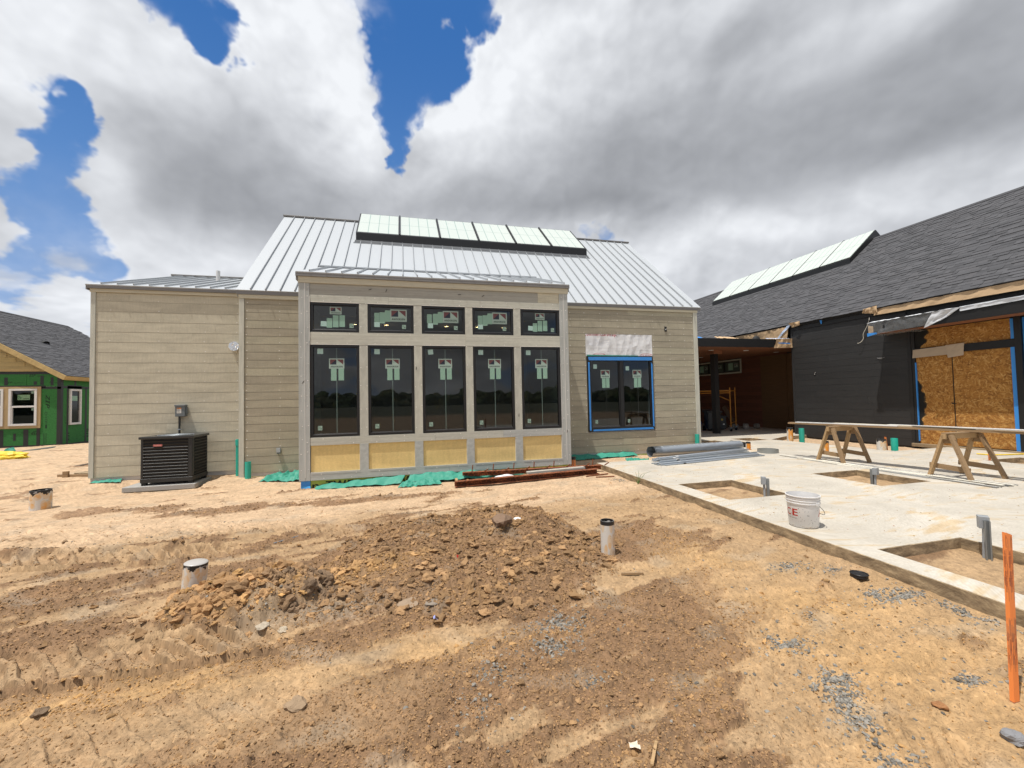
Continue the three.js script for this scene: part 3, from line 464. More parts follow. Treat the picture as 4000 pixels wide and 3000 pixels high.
{
  // ----- wing on the left
  const wing = partGroup(house, 'wing_wall', [-5.05, 0.2, -11.05]);
  span(wing, 'sheathing', M.drywall, -6.53, -3.5, 0.12, 4.36, -11.2, -11.065);
  siding(wing, M.wingSiding, -6.455, -3.5, 0.211, 4.215, -11.05, 0.2245, { gap: 0.003, joint: 0.75, dots: [-6.2, -5.3, -4.4, -3.75] });
  span(wing, 'corner_board', M.trim[0], -6.546, -6.458, 0.205, 4.22, -11.09, -11.022, 0.003);
  span(wing, 'corner_board', M.trim[1], -6.549, -6.53, 0.205, 4.22, -11.4, -11.092, 0.003);
  span(wing, 'frieze_board', M.trimCream, -6.56, -3.5, 4.218, 4.292, -11.09, -11.012, 0.004);
  span(wing, 'end_wall', M.trim[0], -6.53, -6.4, 0.12, 4.3, -18.0, -11.2);
  part(wing, 'gable_wall', prism([[11.1, 4.3], [18.0, 4.3], [14.5, 5.48]], 0, 0.12).rotateY(Math.PI / 2), M.trim[0], -6.53, 0, 0);
  span(wing, 'back_wall', M.trim[0], -6.4, -3.5, 0.12, 4.3, -18.1, -17.98);
  const wr = partGroup(house, 'wing_roof', [-5.1, 4.36, -11]);
  const ws = []; for (let k = 0; k < 9; k++) ws.push(-6.322 + k * 0.2945);
  metalRoof(wr, -6.615, -3.58, ws, 4.372, -10.965, 5.56, -14.5);
  span(wr, 'drip_edge', M.drip, -6.60, -3.56, 4.292, 4.362, -11.02, -10.978);
  span(wr, 'drip_edge', M.drip, -6.612, -6.585, 4.26, 4.358, -11.1, -10.98);
  span(wr, 'ridge_cap', M.drip, -6.63, -3.56, 5.545, 5.60, -14.58, -14.42, 0.01);
  part(wr, 'roof_deck', bar([0, 5.53, -14.5], [0, 4.33, -18.1], 3.03, 0.03, [0, 0.94, -0.33]), M.roof, -5.1, 0, 0);
  part(wr, 'vent_pipe', new THREE.CylinderGeometry(0.05, 0.05, 0.42, 14), M.white, -5.0, 5.24, -13.34);

  // ----- main body left and right of the bay
  const wl = partGroup(house, 'main_wall', [-2.8, 0.2, -10.54]);
  span(wl, 'sheathing', M.drywall, -3.50, -2.0, 0.12, 4.2, -10.68, -10.555);
  siding(wl, M.mainSiding, -3.43, -2.02, 0.202, 4.074, -10.54, 0.1785, { dots: [-3.38, -2.72, -2.2] });
  span(wl, 'corner_board', M.trim[2], -3.535, -3.433, 0.1, 4.07, -10.58, -10.512, 0.004);
  span(wl, 'corner_board', M.trim[1], -3.538, -3.51, 0.1, 4.07, -11.05, -10.582, 0.003);
  span(wl, 'frieze_board', M.trimCream, -3.545, -2.02, 4.072, 4.162, -10.58, -10.505, 0.004);
  span(wl, 'membrane', M.membrane, -3.5, -2.0, 0.0, 0.2, -10.6, -10.556);
  const wrt = partGroup(house, 'main_wall', [6.0, 0.2, -10.54]);
  siding(wrt, M.mainSiding, 3.68, 8.125, 0.219, 4.10, -10.54, 0.1785, { holes: [[4.765, 6.775, 0.775, 2.835], [4.75, 6.765, 2.8, 3.425]], joint: 0.5, dots: [4.32, 4.72, 5.2, 5.72, 6.25, 6.82, 7.35, 7.82, 8.08] });
  for (const [a, b, c, d] of [[3.6, 4.86, 0.12, 4.2], [6.69, 8.26, 0.12, 4.2], [4.86, 6.69, 0.12, 0.88], [4.86, 6.69, 2.70, 4.2]]) span(wrt, 'sheathing', M.drywall, a, b, c, d, -10.68, -10.555);
  span(wrt, 'corner_board', M.trim[2], 8.128, 8.258, 0.205, 4.10, -10.58, -10.512, 0.004);
  span(wrt, 'side_wall', M.trim[1], 8.14, 8.262, 0.1, 4.2, -18.5, -10.585);
  span(wrt, 'frieze_board', M.trimCream, 3.68, 8.275, 4.102, 4.172, -10.58, -10.505, 0.004);
  span(wrt, 'membrane', M.membrane, 3.66, 8.2, 0.02, 0.215, -10.62, -10.558);
  part(wrt, 'gable_wall', prism([[10.6, 4.1], [18.4, 4.1], [14.5, 7.45]], 0, 0.12).rotateY(Math.PI / 2), M.trim[1], 8.14, 0, 0);
  part(wl, 'gable_wall', prism([[10.6, 4.1], [18.4, 4.1], [14.5, 7.45]], 0, 0.12).rotateY(Math.PI / 2), M.trim[1], -3.53, 0, 0);
  span(wl, 'back_wall', M.trim[1], -3.5, 8.2, 0.1, 4.2, -18.6, -18.48);

  // small blanked box high on the right wall
  span(wrt, 'junction_box', M.blackMatte, 7.185, 7.25, 3.535, 3.675, -10.55, -10.518); part(wrt, 'box_wire', rod([7.20, 3.58, -10.515], [7.235, 3.615, -10.51], 0.006, 6), M.white); 

  // house wrap left bare above the right window
  const wrapTex = canvas(1024, 310, (c) => {
    c.fillStyle = '#f1f0f1'; c.fillRect(0, 0, 1024, 310);
    c.fillStyle = '#b0383e'; c.font = 'bold 62px sans-serif'; c.fillText('CommercialWrap.', -18, 26, 500);
    c.fillStyle = 'rgba(120,130,160,0.35)'; for (let i = 0; i < 7; i++) c.fillRect(20, 70 + i * 15, 250 + (i * 71) % 130, 3);
    c.strokeStyle = 'rgba(70,66,70,0.55)'; c.lineWidth = 2; c.beginPath(); c.moveTo(20, 196); c.lineTo(700, 192); c.moveTo(715, 20); c.lineTo(708, 190); c.moveTo(710, 218); c.lineTo(1010, 226); c.stroke();
    for (const x of [120, 850]) { c.strokeStyle = '#c0444b'; c.lineWidth = 4; c.beginPath(); c.ellipse(x + 80, 300, 100, 34, 0, 0, 6.3); c.stroke(); c.fillStyle = '#c0444b'; c.font = '44px serif'; c.fillText('DUPONT', x, 312, 165); }
  });
  part(wrt, 'house_wrap', sheet([4.748, 2.82, -10.53], [6.768, 2.82, -10.53], [6.768, 3.428, -10.53], [4.748, 3.428, -10.53], 110, 40, 0.011, 3, 3.4, 1.2), std([0.84, 0.85, 0.86], 0.34, { map: wrapTex, side: THREE.DoubleSide }));

  // right-hand window: two lights, taped in
  const rw = partGroup(house, 'window', [5.77, 0.8, -10.54]);
  const z = -10.505;
  for (const [a, b, c, d] of [[4.775, 6.768, 2.69, 2.832], [4.775, 6.768, 0.78, 0.9], [4.775, 4.858, 0.9, 2.69], [6.69, 6.768, 0.9, 2.69], [5.735, 5.825, 0.9, 2.69]]) span(rw, 'frame', M.black, a, b, c, d, z - 0.09, z, 0.004);
  for (const [a, b] of [[4.858, 5.735], [5.825, 6.69]]) {
    part(rw, 'pane', new THREE.PlaneGeometry(b - a + 0.01, 1.8), M.glass, (a + b) / 2, 1.795, z - 0.045);
    span(rw, 'sash', M.black, a, a + 0.03, 0.9, 2.69, z - 0.07, z - 0.02); span(rw, 'sash', M.black, b - 0.03, b, 0.9, 2.69, z - 0.07, z - 0.02); span(rw, 'glazing_bead', bead, a + 0.03, b - 0.03, 0.9, 0.93, z - 0.07, z - 0.02);
    for (const [k, sx, sy, sw, sh, t = 0] of [['square', 0.11, 0.09 + (a > 5 ? 0.05 : 0), 0.105, 0.115], ['logo', 0.32, 0.24, 0.27, 0.22], ['strip', 0.355, 0.47, 0.105, 0.26], ['strip', 0.475, 0.465, 0.10, 0.26], ['label', 0.13, 1.6, 0.075, 0.09], ['film', 0.47, 0.02, 0.004, 1.74]])
      part(rw, k === 'logo' ? 'brand_sticker' : k === 'film' ? 'film_seam' : 'paper_label', new THREE.PlaneGeometry(sw, sh), { logo: stickLogo, strip: stickGreen, square: stickPale, label: stickLabel, film: std([0.10, 0.11, 0.11], 0.5) }[k], a + sx + sw / 2, 2.69 - sy - sh / 2, z - 0.0435);
  }
  part(rw, 'blue_tape', sheet([4.82, 2.71, z + 0.004], [6.73, 2.71, z + 0.004], [6.73, 2.805, z + 0.004], [4.80, 2.80, z + 0.004], 40, 4, 0.003, 5, 5), M.tapeBlue);
  part(rw, 'blue_tape', sheet([4.80, 0.82, z + 0.004], [4.845, 0.82, z + 0.004], [4.84, 2.66, z + 0.004], [4.795, 2.66, z + 0.004], 3, 40, 0.003, 6, 5), M.tapeBlue);
  part(rw, 'blue_tape', sheet([6.705, 0.88, z + 0.004], [6.75, 0.86, z + 0.004], [6.745, 2.6, z + 0.004], [6.70, 2.66, z + 0.004], 3, 40, 0.003, 7, 5), M.tapeBlue);
  part(rw, 'blue_tape', sheet([4.9, 0.80, z + 0.004], [6.74, 0.795, z + 0.004], [6.70, 0.85, z + 0.004], [4.9, 0.845, z + 0.004], 40, 3, 0.003, 8, 5), M.tapeBlue);
  part(rw, 'green_flashing', sheet([4.77, 2.822, z + 0.006], [6.3, 2.825, z + 0.006], [6.3, 2.845, z + 0.006], [4.76, 2.86, z + 0.006], 40, 2, 0.004, 9, 6), M.tarp);

  // ----- bay: trim boards round ten windows, five ochre panels
  const bay = partGroup(house, 'window_bay', [0.83, 0.19, -9.1]);
  const Z = -9.1, cols = [-1.800, -0.713, 0.376, 1.459, 2.546], W = 0.915;
  const tb = (x0, x1, y0, y1, m, dz = 0, d = 0.14) => span(bay, 'trim_board', m, x0, x1, y0, y1, Z - d, Z + dz, 0.002);
  tb(-2.013, -1.900, 0.19, 4.11, M.trimGrey, 0.012); tb(-1.898, -1.812, 0.19, 4.11, M.trimGrey, 0.010);
  tb(3.472, 3.572, 0.197, 4.11, M.trimGrey, 0.010); tb(3.574, 3.676, 0.197, 4.11, M.trimGrey, 0.012);
  tb(-1.81, 0.9, 0.19, 0.345, M.trimGrey, 0.006); tb(0.902, 3.47, 0.19, 0.345, M.trimGrey, 0.006);
  tb(-1.81, 0.62, 0.872, 1.03, M.trim[1], 0.002); tb(0.622, 2.1, 0.872, 1.03, M.trim[1], 0.002); tb(2.102, 3.47, 0.872, 1.03, M.trimGrey, 0.002);
  tb(-1.81, 1.30, 2.879, 3.130, M.trim[2], 0.002); tb(1.302, 3.47, 2.879, 3.130, M.trim[2], 0.002);
  tb(-1.81, -0.30, 3.733, 3.880, M.trim[0], 0.002); tb(-0.298, 3.47, 3.733, 3.880, M.trim[0], 0.002);
  tb(-1.81, 2.96, 3.882, 4.11, M.trimBand, -0.004); tb(2.962, 3.47, 3.882, 4.11, M.trimCream, -0.004);
  tb(-2.02, 3.69, 4.112, 4.235, M.trimCream, 0.022);
  const caulk = [], dots = [];
  const line = (x, y, w, h) => caulk.push(moved(ubox(w, h, 0.004), x, y, Z + 0.013));
  line(-1.899, 2.2, 0.007, 3.9); line(-1.811, 3.4, 0.006, 0.9); line(3.573, 2.2, 0.006, 3.8); line(3.471, 1.4, 0.005, 2.2);
  cols.forEach((c, i) => {
    if (i < 4) { const a = c + W + 0.004, b = cols[i + 1] - 0.004; tb(a, b, 3.131, 3.732, M.trim[i % 3], -0.001); tb(a, b, 1.031, 2.878, M.trim[(i + 1) % 3], -0.001); tb(a, b, 0.346, 0.871, M.trimGrey, 0.004);
      for (let y = 1.15; y < 3.7; y += 0.42) for (const x of [a + 0.025, b - 0.025]) dots.push([x + (rr() - 0.5) * 0.02, y + rr() * 0.06]); }
    span(bay, 'wall_panel', M.panel, c - 0.002, c + W + 0.002, 0.344, 0.874, Z - 0.08, Z - 0.026);
    line(c + W / 2, 0.348, W, 0.006); caulk.push(moved(ubox(0.005, 0.52, 0.02), c + W - 0.001, 0.61, Z - 0.014));
    for (const y of [3.735, 2.883]) caulk.push(moved(ubox(W, 0.008, 0.012), c + W / 2, y, Z - 0.001));
    const jig = () => (rr() - 0.5) * 0.05;
    fixedWindow(bay, c, c + W, 1.032, 2.877, Z, [['square', 0.12, 0.075, 0.108, 0.106, i === 2 ? 0.08 : 0], ['logo', 0.335, 0.272, 0.29, 0.206], ['strip', 0.372, 0.48, 0.105, 0.24], ['strip', 0.512, 0.478, 0.105, 0.238], ['label', 0.125, 1.62, 0.08, 0.09], ['film', 0.478, 0.06, 0.004, 0.21], ['film', 0.478, 0.73, 0.004, 1.05]]);
    const side = i === 0 || i === 4;
    fixedWindow(bay, c, c + W, 3.132, 3.731, Z, side
      ? [['logo', 0.355, 0.077, 0.225, 0.15], ['square', 0.185, 0.372, 0.115, 0.105, -0.06], ['strip', 0.297, 0.308, 0.104, 0.195], ['strip', 0.412, 0.248, 0.108, 0.243], ['strip', 0.536, 0.242, 0.106, 0.24], ['label', 0.728, 0.412, 0.08, 0.088]]
      : [['strip', 0.116 + jig() * 0.4, 0.172, 0.103, 0.19], ['strip', 0.232, 0.158, 0.105, 0.232], ['strip', 0.337, 0.115, 0.104, 0.24], ['logo', 0.443, 0.09, 0.337, 0.258], ['square', 0.12, 0.365, 0.114, 0.104], ['label', 0.68, 0.412, 0.08, 0.085]]);
  });
  for (const x of [-1.96, -1.85, 3.52, 3.63]) for (let y = 0.3; y < 4.1; y += 0.31) dots.push([x + (rr() - 0.5) * 0.03, y + rr() * 0.15]);
  for (const y of [0.225, 0.31, 0.9, 1.0, 2.91, 3.1, 3.76, 3.85]) for (let x = -1.7; x < 3.45; x += 0.55) dots.push([x + rr() * 0.2, y]);
  part(bay, 'caulk_line', merge(caulk), M.caulk).userData.kind = 'stuff';
  part(bay, 'nail_filler', merge(dots.map(([x, y]) => new THREE.CircleGeometry(0.008 + rr() * 0.005, 6).translate(x, y, Z + 0.0135))), M.filler).userData.kind = 'stuff';
  for (const [a, b] of [[-2.01, -1.87], [3.53, 3.672]]) span(bay, 'side_wall', M.trim[1], a, b, 0.19, 4.24, -10.56, Z - 0.142);
  // scuffs left by clamps on the dark band
  const sc = [[-0.66, 4.03, 0.4], [-0.34, 4.02, 1.2], [1.18, 4.0, 0.1], [1.70, 3.99, 0.6], [-1.93, 2.13, 0.9], [0.25, 2.4, 1.4], [2.46, 1.35, 1.5], [3.59, 0.95, 1.3]].map(([x, y, t]) => new THREE.CircleGeometry(0.035, 5).scale(1.2, 0.3, 1).rotateZ(t).translate(x, y, Z + (x < -1.8 || x > 3.5 ? 0.0138 : 0.0035)));
  part(bay, 'scuff_mark', merge(sc), std([0.13, 0.12, 0.11], 0.9)).userData.kind = 'stuff';
  // waterproofing strip at the foot, printed
  const memTex = canvas(1024, 64, (c) => { c.fillStyle = '#a6b357'; c.fillRect(0, 0, 1024, 64); c.fillStyle = '#15240f'; c.font = 'bold 46px sans-serif'; for (let x = -60; x < 1024; x += 250) { c.fillText('skin', x, 52); c.font = 'bold 50px sans-serif'; c.fillText('TWF', x + 112, 50); c.font = 'bold 46px sans-serif'; } });
  const mem = new THREE.PlaneGeometry(5.44, 0.25); part(bay, 'membrane', mem, std([0.92, 0.95, 0.8], 0.65, { map: memTex }), 0.9, 0.085, Z - 0.045);
  span(bay, 'footing', M.concreteSide, -1.8, 3.62, -0.1, 0.2, Z - 0.2, Z - 0.05);
  span(bay, 'blue_tape', M.tapeBlue, -1.985, -1.815, 0.015, 0.188, Z - 0.1, Z - 0.012, 0.006);
  part(bay, 'blue_tape', sheet([-1.985, 0.02, Z - 0.008], [-1.80, 0.0, Z + 0.03], [-1.81, 0.085, Z - 0.004], [-1.975, 0.09, Z - 0.008], 8, 4, 0.006, 12, 8), std([0.06, 0.34, 0.72], 0.5, { side: THREE.DoubleSide }));
  // bay roof
  const br = partGroup(house, 'bay_roof', [0.83, 4.3, -9.1]), bs = []; for (let k = 0; k < 19; k++) bs.push(-1.802 + k * 0.2995);
  metalRoof(br, -2.055, 3.715, bs.filter((s) => s < 3.69), 4.322, -9.045, 5.19, -11.60);
  span(br, 'drip_edge', M.drip, -2.06, 3.72, 4.237, 4.312, -9.10, -9.052);
  span(br, 'drip_edge', M.drip, -2.062, -2.03, 4.17, 4.3, -9.25, -9.101); span(br, 'drip_edge', M.drip, 3.692, 3.722, 4.17, 4.3, -9.25, -9.101);
  part(br, 'side_wall', prism([[9.2, 4.235], [10.6, 4.235], [11.6, 5.14]], 0, 0.1).rotateY(Math.PI / 2), M.trim[1], -2.012, 0, 0);
  part(br, 'side_wall', prism([[9.2, 4.235], [10.6, 4.235], [11.6, 5.14]], 0, 0.1).rotateY(Math.PI / 2), M.trim[1], 3.572, 0, 0);
  span(br, 'roof_flashing', M.roofSeam, -2.07, 3.73, 5.182, 5.205, -11.64, -11.53);
  span(br, 'roof_flashing', M.roof, -2.075, 3.735, 5.207, 5.232, -11.66, -11.56);

  // ----- main roof
  const mr = partGroup(house, 'main_roof', [2.4, 4.2, -10.5]), ms = []; for (let k = 0; k < 39; k++) ms.push(-3.293 + k * 0.299);
  metalRoof(mr, -3.585, 8.375, ms, 4.256, -10.478, 7.60, -14.46);
  span(mr, 'drip_edge', M.drip, -3.575, -2.02, 4.163, 4.244, -10.53, -10.49); span(mr, 'drip_edge', M.drip, 3.69, 8.365, 4.173, 4.244, -10.53, -10.49);
  span(mr, 'drip_edge', M.drip, -3.572, -3.54, 4.11, 4.24, -10.60, -10.531);
  span(mr, 'ridge_cap', M.drip, -3.62, 8.41, 7.585, 7.64, -14.58, -14.40, 0.012);
  part(mr, 'roof_deck', bar([0, 7.585, -14.5], [0, 4.2, -18.55], 11.96, 0.03, [0, 0.766, -0.643]), M.roof, 2.395, 0, 0);
  // skylight along the ridge
  const sk = partGroup(house, 'skylight', [2.35, 6.3, -13.0]);
  const paneTex = canvas(256, 256, (c) => { c.fillStyle = '#f1f8f3'; c.fillRect(0, 0, 256, 256); c.fillStyle = 'rgba(120,165,155,0.6)'; for (const k of [1, 2, 3]) c.fillRect(k * 64 - 2, 0, 4, 256); c.fillStyle = 'rgba(150,180,170,0.5)'; c.fillRect(0, 126, 256, 4); });
  M.skyPane = std([0.63, 0.65, 0.64], 0.3, { map: paneTex });
  const prof = (x0, x1) => prism([[13.16, 6.36], [15.84, 6.36], [15.84, 6.76], [14.5, 7.885], [13.16, 6.76]], x0, x1).rotateY(Math.PI / 2).scale(1, 1, 1);
  part(sk, 'frame', prism([[13.12, 6.49], [15.88, 6.49], [15.88, 6.74], [14.5, 7.915], [13.12, 6.745]], -1.34, 6.05).applyMatrix4(new THREE.Matrix4().set(0, 0, 1, 0, 0, 1, 0, 0, -1, 0, 0, 0, 0, 0, 0, 1)), M.black);
  span(sk, 'curb', M.flashing, -1.36, 6.07, 6.30, 6.489, -13.6, -13.04); span(sk, 'curb_flashing', M.roofSeam, -1.40, 6.11, 6.33, 6.40, -13.2, -12.99); span(sk, 'curb_flashing', M.flashing, -1.37, 6.08, 6.42, 6.445, -13.2, -13.02);
  for (let i = 0; i < 6; i++) for (const back of [0, 1]) {
    const a = -1.31 + i * 1.2235, w = 1.18, g = new RoundedBoxGeometry(w, 1.70, 0.03, 1, 0.006);
    const m = part(sk, 'pane', g, M.skyPane, a + w / 2 + 0.01, 7.335, back ? -15.17 : -13.83); m.rotation.x = back ? Math.atan2(1.16, 1.36) - Math.PI / 2 - 0 : -(Math.PI / 2 - Math.atan2(1.16, 1.36)); if (back) m.rotation.x = Math.PI / 2 - Math.atan2(1.16, 1.36) + Math.PI;
  }
  for (let i = 1; i < 6; i++) part(sk, 'mullion', bar([0, 6.775, -13.13], [0, 7.935, -14.49], 0.045, 0.03, [0, 0.76, 0.65]), M.black, -1.305 + i * 1.2235, 0, 0);

  // ----- rooms behind the glass
  const inr = partGroup(house, 'interior', [2.3, 0.2, -12]);
  span(inr, 'floor', M.interiorFloor, -3.4, 8.13, 0.13, 0.2, -18.4, -10.69); span(inr, 'floor', M.interiorFloor, -1.86, 3.52, 0.13, 0.2, -10.69, -9.25); span(inr, 'ceiling', M.drywall, -3.4, 8.14, 3.76, 3.85, -18.4, -10.69); span(inr, 'ceiling', M.drywall, -1.87, 3.53, 3.79, 3.88, -10.69, -9.25);
  span(inr, 'partition', M.drywall, -3.4, 8.14, 0.2, 3.76, -14.3, -14.16); span(inr, 'partition', M.drywall, -3.39, -3.27, 0.2, 3.76, -14.16, -10.7); span(inr, 'partition', M.drywall, 4.2, 4.32, 0.2, 3.76, -14.16, -10.7);
  const glow = new THREE.MeshStandardMaterial({ color: lin(1, 0.8, 0.5), emissive: lin(1, 0.62, 0.28), emissiveIntensity: 1.6 });
  for (const x of [-1.215, -0.445, 1.145, 2.01, 2.77]) {
    const c = partGroup(house, 'ceiling_light', [x, 3.745, -11.7]);
    part(c, 'lens', new THREE.CylinderGeometry(0.062, 0.062, 0.008, 18), glow, x, 3.752, -11.7); part(c, 'trim_ring', new THREE.TorusGeometry(0.072, 0.01, 6, 20).rotateX(Math.PI / 2), M.white, x, 3.755, -11.7);
    const pl = new THREE.PointLight(lin(1, 0.68, 0.36), 0.08, 0, 2); pl.position.set(x - ORIGIN.get(house)[0], 3.735 - ORIGIN.get(house)[1], -11.7 - ORIGIN.get(house)[2]); pl.castShadow = true; pl.name = 'ceiling_lamp_light'; house.add(pl);
  }
}
console.log('house done');
// ---------------------------------------------------------------- shingles: a field of tabs in local axes (x along the eave, y up the slope, z out of the roof)
const SH_TONES = [[0.066, 0.067, 0.074], [0.073, 0.074, 0.081], [0.082, 0.083, 0.091], [0.058, 0.059, 0.065], [0.077, 0.077, 0.084]];
const shMats = SH_TONES.map((c) => std(c, 0.95, { bumpMap: withRepeat(texBump, 6, 6), bumpScale: 0.002 })), shVert = std([1, 1, 1], 0.95, { vertexColors: true });
const shGeo = new Map();
function shingles(parent, x0, x1, y0, y1, nearest, seed, skip = () => false) {
  const r = rng(seed), list = [], exp = 0.143;
  for (let y = y0; y < y1 - 0.03; y += exp) for (let x = x0 - r() * 0.3; x < x1;) {
    const w = [0.12, 0.17, 0.22, 0.28, 0.34][Math.floor(r() * 5)], thick = r() < 0.5 ? 0.007 : 0.018, h = Math.min(exp + 0.03, y1 - y), tone = Math.floor(r() * 5);
    if (x + w > x0 && x < x1 && h > 0.05 && !skip(x, y)) list.push([Math.max(x, x0), y + (r() - 0.5) * 0.004, w, h, thick, tone]); x += w + 0.003;
  }
  list.sort((a, b) => nearest(a[0], a[1]) - nearest(b[0], b[1]));
  const rest = [];
  list.forEach(([x, y, w, h, t, tone], i) => {
    const key = [w, h.toFixed(3), t].join();
    if (!shGeo.has(key)) { const g = ubox(w, h, t), p = g.attributes.position; for (let k = 0; k < p.count; k++) if (p.getY(k) > 0) p.setZ(k, p.getZ(k) - t * 0.6 - 0.002); g.translate(w / 2, h / 2, t / 2); g.computeVertexNormals(); shGeo.set(key, g); }
    const g = shGeo.get(key);
    if (i < 300) part(parent, 'shingle', g, shMats[tone], x, y, 0.004);
    else { const c = g.clone().translate(x, y, 0.004); c.deleteAttribute('uv'); rest.push(tint(c, ...SH_TONES[tone])); }
  });
  if (rest.length) part(parent, 'shingle_courses', mergeGeometries(rest), shVert).userData.kind = 'stuff';
}
function strandBoard(seed, w, h, over) {                     // oriented strand board, 400 pixels to the metre; over draws spilt paint on it
  const W = Math.round(w * 400), H = Math.round(h * 400);
  return canvas(W, H, (c) => {
    const r = rng(seed); c.fillStyle = '#b07c3a'; c.fillRect(0, 0, W, H);
    for (let i = 0; i < W * H / 130; i++) { const x = r() * W, y = r() * H, l = 14 + r() * 40, q = 4 + r() * 9, t = r() * 3.14, k = r(); c.save(); c.translate(x, y); c.rotate(t); c.fillStyle = k < 0.3 ? 'rgba(205,152,80,0.5)' : k < 0.52 ? 'rgba(128,80,32,0.42)' : k < 0.8 ? 'rgba(184,130,62,0.5)' : 'rgba(236,194,124,0.5)'; c.fillRect(-l / 2, -q / 2, l, q); c.restore(); }
    for (let i = 0; i < W * H / 4000; i++) { c.fillStyle = 'rgba(70,40,16,0.45)'; c.fillRect(r() * W, r() * H, 2 + r() * 6, 1 + r() * 3); }
    if (over) over(c, r, W, H);
  });
}
const overspray = (c, r, y0, y1, w) => { for (let i = 0; i < 900; i++) { const y = y0 + r() * (y1 - y0), edge = w * (1 + 0.6 * Math.sin(y * 0.013 + 1) + 0.3 * Math.sin(y * 0.06)), x = r() * edge * (0.5 + r() * 0.7); c.fillStyle = 'rgba(20,19,18,0.35)'; c.beginPath(); c.ellipse(x, y, 6 + r() * 12, 6 + r() * 16, 0, 0, 6.3); c.fill(); } };
const osbMat = (seed, w, h, over) => std([0.74, 0.70, 0.64], 0.85, { map: strandBoard(seed, w, h, over) });
M.plywood = wood([0.16, 0.085, 0.035]);
M.film = new THREE.MeshPhysicalMaterial({ color: lin(0.92, 0.94, 0.96), roughness: 0.16, transmission: 0.9, thickness: 0, ior: 1.4, side: THREE.DoubleSide });
const WALLX = [[0, 0, 1], [0, 1, 0], [-1, 0, 0]];            // a wall that faces -x: local x = world z, local z = 14 - world x

